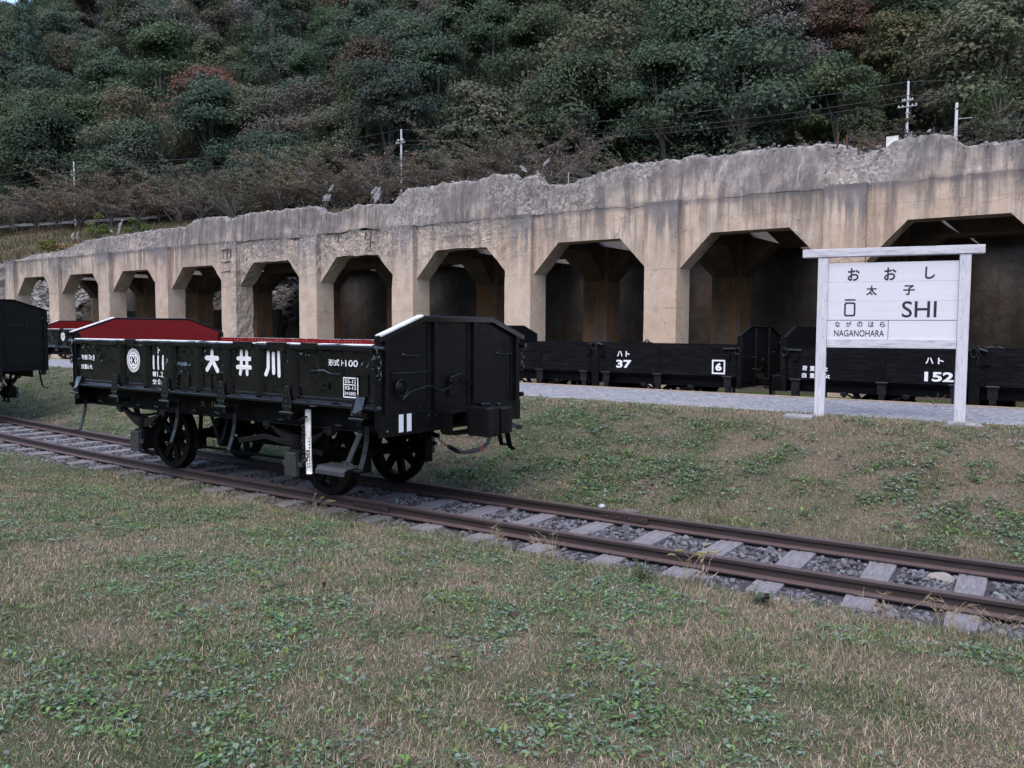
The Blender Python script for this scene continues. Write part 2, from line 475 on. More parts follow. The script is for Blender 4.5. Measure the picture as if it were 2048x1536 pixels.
M_DECK = inner_conc_mat('pale grey deck underside', (.09, .087, .09), (.16, .155, .16), (.26, .25, .255), (.12, .1, .09))
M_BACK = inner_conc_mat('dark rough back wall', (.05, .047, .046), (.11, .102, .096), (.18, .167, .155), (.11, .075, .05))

def attr_mat(name, rough=.85, spec=.15, transl=0.0, objcol=False, bumpsc=0):
    m, nt, p = new_mat(name); L = nt.links
    a = N(nt, 'Attribute', attribute_name='Col'); c = a.outputs['Color']
    if objcol:
        oi = N(nt, 'ObjectInfo'); c = mix(nt, 1.0, c, oi.outputs['Color'], 'MULTIPLY')
    L.new(c, p.inputs['Base Color']); p.inputs['Roughness'].default_value = rough
    p.inputs['Specular IOR Level'].default_value = spec
    if bumpsc:
        bump(nt, p, noise(nt, coords(nt), bumpsc, 5, .7), .4, .01)
    if transl:
        t = N(nt, 'BsdfTranslucent'); L.new(c, t.inputs[0]); ms = N(nt, 'MixShader'); ms.inputs[0].default_value = transl
        L.new(p.outputs[0], ms.inputs[1]); L.new(t.outputs[0], ms.inputs[2])
        L.new(ms.outputs[0], nt.nodes['Material Output'].inputs[0])
    return m
M_GRASS = attr_mat('grass blades', .8, .1, .25)
M_LEAF = attr_mat('tree foliage', .7, .2, .2, True)
M_STONE = attr_mat('crushed stone', .85, .25, 0, False, 60)
M_BARK = paint('bark', (.05, .043, .038), (.11, .095, .085), .9, 4, .5, .03)
M_TWIG = paint('purple grey twigs', (.105, .09, .09), (.165, .145, .14), .9, 4, .3, .02)

def ground_mat():
    m, nt, p = new_mat('thatch and soil'); L = nt.links; v = coords(nt)
    a = N(nt, 'Attribute', attribute_name='Col')
    n = noise(nt, v, 30, 6, .75); n_ = noise(nt, v, 90, 3, .7)
    c = mix(nt, .6, a.outputs['Color'], ramp(nt, n, [(.3, (.25, .25, .25)), (.5, (.8, .8, .8)), (.72, (1.5, 1.5, 1.5))]), 'MULTIPLY')
    c = mix(nt, .5, c, ramp(nt, n_, [(.3, (.3, .3, .3)), (.7, (1.6, 1.6, 1.6))]), 'MULTIPLY')
    L.new(c, p.inputs['Base Color']); p.inputs['Roughness'].default_value = .95; p.inputs['Specular IOR Level'].default_value = .1
    bump(nt, p, n, .6, .02)
    return m
M_GROUND = ground_mat()

def gravel_mat():
    m, nt, p = new_mat('fine pale gravel'); L = nt.links; v = coords(nt)
    vo = N(nt, 'TexVoronoi'); vo.inputs['Scale'].default_value = 38; L.new(v, vo.inputs['Vector'])
    vo2 = N(nt, 'TexVoronoi'); vo2.inputs['Scale'].default_value = 15; L.new(v, vo2.inputs['Vector'])
    c = ramp(nt, vo.outputs['Color'], [(.1, (.085, .085, .093)), (.5, (.215, .21, .222)), (.9, (.40, .39, .405))])
    c = mix(nt, .45, c, ramp(nt, vo2.outputs['Color'], [(.15, (.07, .07, .078)), (.5, (.22, .215, .227)), (.9, (.42, .41, .425))]))
    c = mix(nt, ramp(nt, noise(nt, v, 1.2, 5), [(.45, 0.0), (.75, .3)]), c, (.33, .29, .25))
    L.new(c, p.inputs['Base Color']); p.inputs['Roughness'].default_value = .9
    bump(nt, p, vo.outputs['Distance'], .6, .02)
    return m
M_GRAVEL = gravel_mat()
M_POLE = paint('pale concrete pole', (.5, .5, .53), (.62, .62, .65), .8, 2, .1, .01)
M_STEEL = paint('galvanised steel', (.24, .245, .26), (.34, .345, .36), .5, 5, .1, .004)
M_WIRE = paint('dark cable', (.02, .02, .022), (.03, .03, .033), .6, 3)
M_PLUME = attr_mat('plume', .9, .05, .3)
M_REBAR = paint('rusty reinforcing steel', (.07, .03, .018), (.12, .055, .03), .85, 10)
M_ROAD = paint('asphalt', (.045, .045, .047), (.06, .06, .062), .9, 3)
M_SLAB = paint('footing concrete', (.2, .19, .19), (.3, .28, .28), .9, 6, .4, .01)

# ------------------------------------------------------------------ terrain
def ytrack(x):
    x = np.clip(x, -20, 12)
    return .004 * (x + 1.7) ** 2
def yroad(x):
    return np.maximum(59.7 + (x + 56.4) * .2365, 26)
YROAD_MIN = 26

def height(x, y):
    x = np.asarray(x, float); y = np.asarray(y, float)
    yt = ytrack(x)
    nz = n2(x, y, .8, 3, 3) - .5
    nf = n2(x, y, 4.5, 8, 3) - .5
    # grass field in front of the track
    d = np.maximum(0, yt - .95 - y)
    z = -.155 + .06 * np.minimum(d, .5) + .052 * np.minimum(d, 9) + np.minimum(d, 1) * (.05 * nz + .035 * nf)
    # unseen dark rise added behind the camera to darken reflections in the paint
    z = z + .42 * np.maximum(0, -y - 45) * (y > -400) + .42 * 355 * (y <= -400) + np.where(y < -45, 14 * (n2(x, y, .02, 301, 3) - .4), 0)
    # track bed
    # bank up to the platform
    s = np.clip((y - (yt + .95)) / (4.95 - (yt + .95)), 0, 1)
    bank = -.155 + .845 * (.55 * s + .45 * s * s * (3 - 2 * s)) + np.sin(s * PI) * (.17 * nz + .05 * nf)
    z = np.where(y > yt + .95, bank, z)
    # far track trench
    tr = sstep(8.44, 8.5, y) * (1 - sstep(10.85, 11.35, y))
    z = np.where(y > 5.6, .69, z)
    z = z * (1 - tr) + (-.1) * tr
    z = np.where(y > 10.85, -.1 + (.46 + .1) * sstep(10.85, 11.35, y), z)
    # behind: hill foot, road bench, hill
    yr = yroad(x)
    nb = n2(x, y, .06, 21, 4) - .5
    inside = sstep(-38.6, -37.6, x)            # under / behind the concrete structure
    openb = 1 - sstep(-25.5, -24.0, x)         # bays without a back wall
    y0 = 13.0 + (20.55 - 13.0) * inside
    y0 = np.where((x > -37.6) & (openb > 0), 16.6 + (20.55 - 16.6) * (1 - openb), y0)
    y1 = np.where(inside > .5, np.where(openb > .5, 22.5, 20.75), 19.5)
    rise = np.clip((y - y0) / (y1 - y0), 0, 1)
    zb = .46 + (6.2 - .46) * rise + (.8 * (n2(x, y, 1.3, 31, 4) - .5)) * np.sin(rise * PI)
    t = np.clip((y - 21) / np.maximum(yr - 3.6 - 21, 1), 0, 1)
    zb = np.where(y > y1, 6.2 + 7.8 * t ** .85 + 1.2 * nb * np.sin(t * PI), zb)
    dr = (y - yr) * .973
    zb = np.where(dr > -3.5, 14.0, zb)
    hillz = 14 + (.74 + .06 * sstep(-110, -190, x)) * np.maximum(dr - 4, 0) + 9 * nb * np.clip((dr - 4) / 25, 0, 1)
    zb = np.where(dr > 4, hillz, zb)
    return np.where(y > 12.4, zb, z)

GREEN = np.array([.130, .165, .082]); DRY = np.array([.375, .282, .208]); SOIL = np.array([.075, .055, .045])
def greenness(x, y):
    g = n2(x, y, .6, 41, 4) * .45 + n2(x, y, 2.6, 47, 3) * .55
    g = g + .08 * sstep(-3.0, -8, x) * (y > 0) + .10 * sstep(-2, -8, x) * (y < 0)
    # dry along the platform edge and along the near rail
    g = g - .10 * sstep(3.6, 5.3, y) * (y < 6) + .05 * sstep(-4.0, -5.6, y)
    return .12 + .76 * sstep(.36, .66, g)

def grid_mesh(name, xs, ys, hf, mat, colf=None):
    X, Y = np.meshgrid(xs, ys, indexing='ij')
    Z = hf(X, Y); nx, ny = X.shape
    V = np.stack([X, Y, Z], -1).reshape(-1, 3)
    i = np.arange(nx * ny).reshape(nx, ny)
    F = np.stack([i[:-1, :-1], i[1:, :-1], i[1:, 1:], i[:-1, 1:]], -1).reshape(-1, 4)
    c = colf(V[:, 0], V[:, 1]) if colf else None
    return raw_mesh(name, V, F, mat, c, smooth=True)

def ground_col(x, y):
    g = greenness(x, y)[:, None]
    c = (DRY * .45) * (1 - g) + (GREEN * .45) * g
    yt = ytrack(x)
    bal = (1 - sstep(.95, 1.25, np.abs(y - yt)))[:, None]
    c = c * (1 - bal) + np.array([.075, .07, .075]) * bal
    wv = sstep(-40, -50, y)[:, None]; c = c * (1 - wv) + np.array([.035, .045, .028]) * wv  # dark green for the unseen rise added behind the camera
    f = sstep(8.4, 8.5, y)[:, None]
    c = c * (1 - f) + np.array([.06, .09, .03]) * f
    return c
def hill_col(x, y):
    n = n2(x, y, .5, 55, 4)[:, None]; z = height(x, y)
    c = np.array([.10, .09, .05]) * (1 - n) + np.array([.16, .13, .075]) * n
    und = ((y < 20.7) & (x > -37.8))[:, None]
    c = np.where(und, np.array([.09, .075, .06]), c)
    st = ((x < -23.5) & (y < 22.5))[:, None]                 # stony slope seen through the end bays
    sn = n2(x, y, 5, 57, 3)[:, None]
    c = np.where(st, np.array([.05, .045, .04]) * (1 - sstep(.35, .65, sn)) + np.array([.21, .185, .16]) * sstep(.35, .65, sn), c)
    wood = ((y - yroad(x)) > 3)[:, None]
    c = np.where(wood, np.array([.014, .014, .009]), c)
    return c

xs = np.unique(np.concatenate([np.linspace(-600, -60, 19), np.linspace(-60, -20, 81), np.arange(-20, 12, .125), np.linspace(12, 40, 29), np.linspace(40, 600, 15)]))
ys = np.unique(np.concatenate([np.linspace(-600, -150, 10), np.linspace(-145, -30, 24), np.linspace(-30, -9, 22), np.arange(-9, 5.5, .125), np.arange(5.5, 8.4, .5), [8.4, 8.44, 8.5, 8.52], np.linspace(8.6, 12.4, 20)]))
tag(link('ground', grid_mesh('ground', xs, ys, height, M_GROUND, ground_col)), kind='structure')
xs = np.unique(np.concatenate([np.linspace(-600, -220, 20), np.arange(-220, -60, 2.0), np.arange(-60, 30, .75), np.arange(30, 120, 3), np.linspace(120, 600, 20)]))
ys = np.unique(np.concatenate([np.arange(12.4, 24, .4), np.arange(24, 120, 1.5), np.arange(120, 320, 5), np.linspace(320, 600, 8)]))
hx, hy = xs, ys
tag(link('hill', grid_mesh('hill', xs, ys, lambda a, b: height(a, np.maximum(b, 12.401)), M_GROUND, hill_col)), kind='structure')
# road on the bench
mb = MB(); rx = np.arange(-210, 121, 6.0)
V = []; F = []
for x in rx:
    yc = float(yroad(x)); V += [(x, yc - 2.6, 14.03), (x, yc + 2.6, 14.03)]
for i in range(len(rx) - 1):
    F.append((2 * i, 2 * i + 2, 2 * i + 3, 2 * i + 1))
mb.add(V, F)
tag(mb.build('road', M_ROAD), kind='structure')
# gravel path on the platform
xs = np.concatenate([np.arange(-60, 30.1, .25)])
def path_front(x): return 5.46 + .30 * (n2(x, 0 * x, 1.1, 61, 4) - .5)
X, Y = np.meshgrid(xs, np.linspace(0, 1, 15), indexing='ij')
Yp = path_front(X[:, 0])[:, None] * (1 - Y) + 8.36 * Y
Zp = .695 + .012 * (n2(X, Yp, 2.5, 63, 3)) ; Zp[:, 0] = height(X[:, 0], Yp[:, 0]) - .02
i = np.arange(X.size).reshape(X.shape)
F = np.stack([i[:-1, :-1], i[1:, :-1], i[1:, 1:], i[:-1, 1:]], -1).reshape(-1, 4)
tag(link('gravel_path', raw_mesh('gravel_path', np.stack([X, Yp, Zp], -1).reshape(-1, 3), F, M_GRAVEL, smooth=True)), kind='structure')
mb = MB()
for k in range(30):
    a = -60 + k * 3.0
    mb.box(a + .004, a + 2.996, 8.34, 8.43, .1, .715)
o = mb.build('platform_edging', M_CURB, bevel=.008)
tag(o, 'long pale timber edging along the back of the gravel platform', 'edging')

# ------------------------------------------------------------------ track
def rail_prof():
    return [(-.061, -.122), (.061, -.122), (.061, -.112), (.012, -.094), (.0075, -.04), (.0325, -.034), (.0325, -.008), (.025, 0), (-.025, 0), (-.0325, -.008), (-.0325, -.034), (-.0075, -.04), (-.012, -.094), (-.061, -.112)]
TRACK = thing('railway_track', 'rusty railway track on grey wooden sleepers running under the black wagons', 'railway track', (0, 0, 0))
for sgn in (-1, 1):
    P = rail_prof(); V = []; F = []; n = len(P); xr = np.arange(-20, 12.01, .5)
    for x in xr:
        yc = float(ytrack(x)) + sgn * .566
        V += [(x, yc + u, v) for u, v in P]
    for i in range(len(xr) - 1):
        F += [(i * n + k, i * n + (k + 1) % n, i * n + n + (k + 1) % n, i * n + n + k) for k in range(n)]
    m_ = MB(); m_.add(V, F); rail = m_.build('rail', M_RUST, TRACK)
    # joint plate on the web with bolts
    m_ = MB(); jx = .05 if sgn < 0 else 2.6; yc = float(ytrack(jx)) + sgn * .566
    m_.box(jx - .28, jx + .28, yc - .03, yc - .009, -.092, -.04)
    for q in (-.2, -.07, .07, .2):
        m_.rivet((jx + q, yc - .03, -.066), .016, (0, -1, 0))
    m_.build('joint_plate', M_RUST, rail, bevel=.003)
random.seed(5)
SLX = [5.90 - .70 * k for k in range(-8, 37)]
for k, x in enumerate(SLX):
    r = random.Random(k); m_ = MB(); yc = float(ytrack(x)); w = .115 + r.uniform(-.012, .012); L0 = .93 + r.uniform(-.06, .05); L1 = .93 + r.uniform(-.05, .05)
    nseg = 10; V = []; F = []
    for i in range(nseg + 1):
        y = -L0 + (L0 + L1) * i / nseg
        for a, b in ((-1, 0), (1, 0), (1, 1), (-1, 1)):
            V.append((a * (w + r.uniform(-.006, .006)), y, (-.264 if b == 0 else -.124 + r.uniform(-.006, .0))))
    for i in range(nseg):
        F += [(i * 4 + q, i * 4 + (q + 1) % 4, i * 4 + 4 + (q + 1) % 4, i * 4 + 4 + q) for q in range(4)]
    F += [(3, 2, 1, 0), tuple(nseg * 4 + q for q in range(4))]
    m_.add(V, F)
    for sgn in (-1, 1):
        for q in (-1, 1): m_.box(-.012 + q * .04, .012 + q * .04, sgn * .566 + q * .072 - .014, sgn * .566 + q * .072 + .014, -.126, -.1, 1)
    o = m_.build('sleeper', [M_SLEEPER, M_RUST], TRACK, bevel=.008, loc=(x, yc, 0))
    o.rotation_euler = (0, 0, r.uniform(-.025, .025) + .008 * (x + 1.7))

# ------------------------------------------------------------------ stones
def icosa():
    t = (1 + 5 ** .5) / 2
    v = np.array([(-1, t, 0), (1, t, 0), (-1, -t, 0), (1, -t, 0), (0, -1, t), (0, 1, t), (0, -1, -t), (0, 1, -t), (t, 0, -1), (t, 0, 1), (-t, 0, -1), (-t, 0, 1)], float)
    v /= np.linalg.norm(v[0])
    f = np.array([(0, 11, 5), (0, 5, 1), (0, 1, 7), (0, 7, 10), (0, 10, 11), (1, 5, 9), (5, 11, 4), (11, 10, 2), (10, 7, 6), (7, 1, 8), (3, 9, 4), (3, 4, 2), (3, 2, 6), (3, 6, 8), (3, 8, 9), (4, 9, 5), (2, 4, 11), (6, 2, 10), (8, 6, 7), (9, 8, 1)])
    return v, f
ICO_V, ICO_F = icosa()
def stones(name, P, size, rng, mat, cols):
    n = len(P)
    ax = rng.uniform(.6, 1.25, (n, 1, 3)) * size[:, None, None]; ax[:, :, 2] *= .75
    V = ICO_V[None] * ax * rng.uniform(.72, 1.18, (n, 12, 1))
    a = rng.uniform(0, 2 * PI, n); b = rng.uniform(-.6, .6, n)
    ca, sa, cb, sb = np.cos(a), np.sin(a), np.cos(b), np.sin(b)
    x, y, z = V[..., 0], V[..., 1], V[..., 2]
    x, z = x * cb[:, None] + z * sb[:, None], -x * sb[:, None] + z * cb[:, None]
    x, y = x * ca[:, None] - y * sa[:, None], x * sa[:, None] + y * ca[:, None]
    V = np.stack([x, y, z], -1) + P[:, None, :]
    F = (ICO_F[None] + (np.arange(n) * 12)[:, None, None]).reshape(-1, 3)
    c = np.repeat(cols, 12, 0)
    return raw_mesh(name, V.reshape(-1, 3), F, mat, c)
rng = np.random.default_rng(3)
n = 44000
x = np.concatenate([rng.uniform(-9, 9.5, n), rng.uniform(-16, -9, 3500)]); y = ytrack(x) + rng.uniform(-1.15, .98, len(x))
yy = y - ytrack(x)
dens = np.where(np.abs(yy) < .55, 1, np.where(yy < 0, np.where(yy > -1.0, .95, .5), .35))
keep = rng.uniform(0, 1, len(x)) < dens
x, y, yy = x[keep], y[keep], yy[keep]
insl = np.min(np.abs(x[:, None] - np.array(SLX)[None, :]), 1) < .135
keep = ~(insl & (np.abs(yy) < .9)) & (np.abs(np.abs(yy) - .566) > .07)
x, y, yy = x[keep], y[keep], yy[keep]
sz = rng.uniform(.014, .036, len(x)) * np.where(rng.uniform(0, 1, len(x)) < .06, 1.5, 1)
z = -.178 + rng.uniform(-.02, .035, len(x)) + .02 * (np.abs(yy) < .4)
g = rng.uniform(.06, .24, (len(x), 1)) ** 1.15; tint = np.array([1, .96, 1.04]) * (1 + rng.normal(0, .04, (len(x), 3)))
ob = link('ballast_stones', stones('ballast_stones', np.stack([x, y, z], 1), sz, rng, M_STONE, g * tint * .95))
tag(ob, 'grey crushed stone ballast lying between the sleepers', 'ballast', kind='stuff')

# single bigger stones
def boulder(loc, size, label, seed, sq=.6, col=(.3, .28, .26)):
    r = np.random.default_rng(seed)
    bm = bmesh.new(); bmesh.ops.create_icosphere(bm, subdivisions=3, radius=1)
    for v in bm.verts:
        p = np.array([v.co[:]])
        f = .55 + .9 * fbm(p * 1.5 + seed * 3.1, seed, 4)[0]
        v.co = Vector((v.co.x * f * size * 1.3, v.co.y * f * size, max(v.co.z, -.4) * f * size * sq))
    me = bpy.data.meshes.new('stone'); bm.to_mesh(me); bm.free()
    me.materials.append(M_STONE)
    a = me.color_attributes.new('Col', 'FLOAT_COLOR', 'POINT')
    for d in a.data: d.color = (*col, 1)
    o = link('stone', me, loc=loc); o.rotation_euler = (0, 0, r.uniform(0, 6))
    tag(o, label, 'stone')
boulder((5.66, .5, -.15), .085, 'largest pale tan stone lying on the ballast between the rails at right', 1, .75, (.25, .22, .20))
boulder((2.02, 1.16, -.1), .035, 'small white stone in the grass beside the far rail', 2, .8, (.42, .42, .42))
boulder((2.38, 1.2, -.12), .075, 'flat brown stone in the grass just right of the small white stone', 3, .4, (.13, .11, .1))
boulder((4.36, 1.05, -.12), .08, 'half buried grey brown stone against the far rail below the station sign', 4, .5, (.15, .135, .125))
#boulder((1.3, 3.3, .37), .14, 'grey stone half buried in the dry bank below the black wagon end', 6, .6, (.22, .2, .2))
#boulder((4.7, 2.2, .16), .12, 'dark grey stone in the weedy bank at right', 8, .6, (.15, .14, .14))

# ------------------------------------------------------------------ grass
def blades(rng, P, h, w, col, lean, droop):
    n = len(P); a = rng.uniform(0, 2 * PI, n); d = np.stack([np.cos(a), np.sin(a), 0 * a], 1)
    s = np.stack([-np.sin(a), np.cos(a), 0 * a], 1)
    u = np.array([0, 0, 1.0])
    l1 = np.sin(lean)[:, None]; c1 = np.cos(lean)[:, None]
    l2 = np.sin(lean + droop)[:, None]; c2 = np.cos(lean + droop)[:, None]
    mid = P + (d * l1 + u * c1) * h[:, None] * .55
    tip = mid + (d * l2 + u * c2) * h[:, None] * .45
    hw = (w / 2)[:, None]
    V = np.stack([P - s * hw, P + s * hw, mid - s * hw * .8, mid + s * hw * .8, tip], 1)
    F = np.array([(0, 1, 3), (0, 3, 2), (2, 3, 4)])[None] + (np.arange(n) * 5)[:, None, None]
    c = np.repeat(col, 5, 0)
    return V.reshape(-1, 3), F.reshape(-1, 3), c
CX, CY = CAMLOC.x, CAMLOC.y
def scatter(rng, n, x0, x1, y0, y1):
    x = rng.uniform(x0, x1, n); y = rng.uniform(y0, y1, n)
    return x, y
rng = np.random.default_rng(11)
parts = []
def grass_zone(n, x0, x1, y0, y1, hmul=1.0, wmin=.0035):
    x, y = scatter(rng, n, x0, x1, y0, y1)
    d = np.hypot(x - CX, y - CY); yy = y - ytrack(x)
    edge_n = .34 * (n2(x, y, 1.6, 71, 3) - .5) + .42 * (1 - sstep(.5, 2.5, x)) * (yy < 0)
    ok = ((yy < -.95 + edge_n) | ((yy > .80 + edge_n * .4) & (y < path_front(x) + .05 + .1 * edge_n))) & (y < 5.6)
    far = np.clip(9.0 / np.maximum(d, 1), .18, 1.0)
    ok &= (rng.uniform(0, 1, n) < far) & (d > 1.5)
    x, y, d = x[ok], y[ok], d[ok]; m = len(x)
    g = greenness(x, y)
    isg = rng.uniform(0, 1, m) < (.20 + .42 * g)
    z = height(x, y)
    h = rng.uniform(.015, .055, m) * hmul * (1.1 + 1.1 * np.clip((n2(x, y, 1.3, 73, 3) - .5) * 2.4, -.12, 1.3)) 
    h *= np.where((np.abs(y - ytrack(x)) < 1.35), 1.5, 1.0)
    w = np.maximum(rng.uniform(.0022, .0048, m), d * .00038)
    jit = rng.uniform(.4, 1.6, (m, 1))
    dry = DRY * np.stack([1 + rng.normal(0, .06, m), 1 + rng.normal(0, .04, m), 1 + rng.normal(0, .08, m)], 1)
    pale = rng.uniform(0, 1, m) < .12
    dry = np.where(pale[:, None], np.array([.40, .34, .26]), dry)
    gr = np.where(rng.uniform(0, 1, (m, 1)) < .3, np.array([.13, .15, .05]), GREEN) * (1 + rng.normal(0, .1, (m, 3)))
    c = np.where(isg[:, None], gr, dry) * jit
    lean = np.abs(rng.normal(.85, .38, m)); lean = np.where(isg, lean * .85, lean * 1.4)
    parts.append(blades(rng, np.stack([x, y, z - .004], 1), h, w, np.clip(c, .005, .6), np.clip(lean, 0, 1.5), rng.uniform(.1, .7, m)))
grass_zone(820000, -5, 9.5, -6.2, -.7)
grass_zone(80000, -17, -5, -5.5, -.6)
grass_zone(520000, -8, 9.5, .75, 5.6, 1.05)
grass_zone(70000, -24, -8, 1.0, 5.6, 1.15)
def join(parts):
    V, F, c, b = [], [], [], 0
    for v, f, q in parts:
        V.append(v); F.append(f + b); c.append(q); b += len(v)
    return np.concatenate(V), np.concatenate(F), np.concatenate(c)
V, F, c = join(parts)
tag(link('grass', raw_mesh('grass', V, F, M_GRASS, c)), 'short dry brown and green grass covering the field and bank', 'grass', kind='stuff')

# leafy weeds
def leaves(rng, P, L, Wd, az, tilt, col):
    n = len(P); d = np.stack([np.cos(az) * np.cos(tilt), np.sin(az) * np.cos(tilt), np.sin(tilt)], 1)
    s = np.stack([-np.sin(az), np.cos(az), 0 * az], 1); nn = np.cross(d, s)
    L_ = L[:, None]; W_ = Wd[:, None] / 2
    m1 = P + d * L_ * .45; m2 = P + d * L_ * .75 - nn * 0
    dr = np.array([0, 0, 1.0]) * L_ * .12
    V = np.stack([P, m1 - s * W_ + dr, m1 + s * W_ + dr, m2 - s * W_ * .75 + dr * .6, m2 + s * W_ * .75 + dr * .6, P + d * L_ - dr * .6, m1], 1)
    F = np.array([(0, 6, 1), (0, 2, 6), (1, 6, 3), (6, 2, 4), (6, 4, 3), (3, 4, 5)])[None] + (np.arange(n) * 7)[:, None, None]
    return V.reshape(-1, 3), F.reshape(-1, 3), np.repeat(col, 7, 0)
rng = np.random.default_rng(23)
parts = []
def weed_zone(ncl, x0, x1, y0, y1, size=1.0, thr=.35, kmax=9):
    x, y = scatter(rng, ncl, x0, x1, y0, y1)
    d = np.hypot(x - CX, y - CY); yy = y - ytrack(x)
    w = n2(x, y, .8, 83, 4) * .42 + n2(x, y, 3.4, 87, 3) * .58 + .10 * (greenness(x, y) - .5)
    ok = (rng.uniform(0, 1, ncl) < sstep(thr, thr + .30, w)) & ((yy < -1.15) | ((yy > 1.15) & (y < path_front(x) - .05))) & (d > 1.6)
    ok &= rng.uniform(0, 1, ncl) < np.clip(11 / d, .25, 1)
    x, y = x[ok], y[ok]
    k = rng.integers(4, kmax, len(x)); i = np.repeat(np.arange(len(x)), k); m = len(i)
    kind = rng.uniform(0, 1, len(x))[i]; rad = rng.uniform(.02, .12, len(x))[i] * size
    px = x[i] + rng.normal(0, 1, m) * rad * .7; py = y[i] + rng.normal(0, 1, m) * rad * .7
    L = rng.uniform(.018, .05, m) * size * np.where(kind < .2, 1.5, 1); Wd = L * np.where(kind < .45, rng.uniform(.35, .5, m), rng.uniform(.6, .9, m))
    base = 1.45 * np.where((kind < .25)[:, None], np.array([.10, .148, .052]), np.where((kind < .62)[:, None], np.array([.072, .125, .06]), np.array([.12, .155, .115])))
    c = base * rng.uniform(.65, 1.35, (m, 1)) * (1 + rng.normal(0, .07, (m, 3)))
    z = height(px, py) + rng.uniform(.008, .05, m) * size
    parts.append(leaves(rng, np.stack([px, py, z], 1), L, Wd, rng.uniform(0, 2 * PI, m), rng.normal(.15, .3, m), np.clip(c, .01, .5)))
weed_zone(26000, -4, 9.3, -6.0, -1.1, .72, .42)
weed_zone(5500, -17, -4, -5.5, -1.1, .85, .42)
weed_zone(15000, -6, 9.3, 1.1, 5.2, 1.05, .41, 11)
weed_zone(6500, -22, -6, 1.2, 5.2, 1.15, .32, 11)
V, F, c = join(parts)
tag(link('leafy_weeds', raw_mesh('leafy_weeds', V, F, M_GRASS, c, smooth=True)), 'low broad leaved green weeds spread in patches through the grass', 'weeds', kind='stuff')
# fallen leaves
rng = np.random.default_rng(29)
x, y = scatter(rng, 2200, -3, 9, -6, -1.4); ok = rng.uniform(0, 1, 2200) < np.clip((-y - 1.0) / 5.5, .05, 1) * .45; x, y = x[ok], y[ok]; m = len(x)
L = rng.uniform(.02, .07, m)
c = np.array([.14, .095, .072]) * rng.uniform(.3, 1.5, (m, 1)) * (1 + rng.normal(0, .12, (m, 3)))
V, F, c = leaves(rng, np.stack([x, y, height(x, y) + rng.uniform(.02, .05, m)], 1), L, L * rng.uniform(.4, .7, m), rng.uniform(0, 6.3, m), rng.normal(.1, .45, m), np.clip(c, .01, .5))
tag(link('fallen_leaves', raw_mesh('fallen_leaves', V, F, M_GRASS, c, smooth=True)), 'brown fallen leaves scattered over the grass in the foreground', 'fallen leaves', kind='stuff')

# taller dry seed grass tufts along the near rail
def seed_tuft(x, y, label, n, hmax, seed, green=.3):
    r = np.random.default_rng(seed); t = thing('grass_tuft', label, 'grass tuft', (x, y, float(height(x, y)) - .01))
    m_ = MB()
    for k in range(n):
        a = r.uniform(0, 2 * PI); h = r.uniform(.5, 1) * hmax; l = r.uniform(.1, .75)
        b = Vector((r.normal(0, .05), r.normal(0, .04), 0)); d = Vector((math.cos(a), math.sin(a), 0))
        p1 = b + d * (h * l * .4) + Vector((0, 0, h * .6)); p2 = b + d * (h * l) + Vector((0, 0, h * (1 - .25 * l)))
        m_.tube([b, p1, p2], [.0022, .0018, .001], 4)
        if r.uniform() < .7:                       # spreading seed spikes like finger grass
            for q in range(int(r.integers(3, 6))):
                aa = a + r.uniform(-1.2, 1.2); e = p2 + Vector((math.cos(aa), math.sin(aa), r.uniform(-.1, .9))) * r.uniform(.04, .09)
                m_.tube([p2, e], [.0018, .0008], 4)
    m_.build('stems', M_STRAW, t)
M_STRAW = paint('dry straw', (.24, .18, .11), (.36, .28, .18), .9, 20)
M_GSTRAW = paint('yellow green seed head', (.2, .17, .07), (.26, .22, .1), .9, 20)
seed_tuft(5.95, -.98, 'dry finger grass tuft beside the rightmost sleeper end', 16, .26, 1)
seed_tuft(5.55, -1.0, 'dry finger grass tuft between the two rightmost sleeper ends', 14, .24, 2)
seed_tuft(6.25, -.95, 'dry finger grass tuft at the near rail by the right picture edge', 14, .25, 3)
seed_tuft(2.75, -1.0, 'dry straw tuft arching over the near rail at centre', 18, .26, 4)
seed_tuft(2.1, -1.02, 'wispy dry straw tuft left of the arching one by the near rail', 14, .22, 5)
def foxtail(x, y, label, n, h, seed):
    r = np.random.default_rng(seed); t = thing('foxtail_grass', label, 'grass', (x, y, float(height(x, y)) - .01)); s_ = MB(); hd = MB()
    for k in range(n):
        a = r.uniform(0, 6.3); d = Vector((math.cos(a), math.sin(a), 0)); hh = h * r.uniform(.6, 1); b = Vector((r.normal(0, .06), r.normal(0, .04), 0))
        p1 = b + d * .05 + Vector((0, 0, hh * .8)); p2 = p1 + d * .05 + Vector((0, 0, hh * .15)); s_.tube([b, p1, p2], .0022, 4)
        hd.tube([p2, p2 + d * .02 + Vector((0, 0, .015)), p2 + d * .055 + Vector((0, 0, .02)), p2 + d * .08 + Vector((0, 0, .012))], [.004, .009, .008, .002], 6)
        lf = b + d * .1 + Vector((0, 0, hh * .45)); s_.strip([b + Vector((0, 0, .02)), b + d * .04 + Vector((0, 0, hh * .3)), lf + d * .05], .007, .001, d.cross(Vector((0, 0, 1))))
    s_.build('stems', M_STRAW, t); hd.build('seed_heads', M_GSTRAW, t, smooth=True)
foxtail(4.12, -.92, 'yellow green foxtail grass standing at the near rail right of centre', 10, .34, 7)
foxtail(-.35, -1.0, 'thin foxtail grass beside the near rail under the wagon centre', 6, .22, 8)
M_HERB = attr_mat('herb leaves', .8, .15, .25)
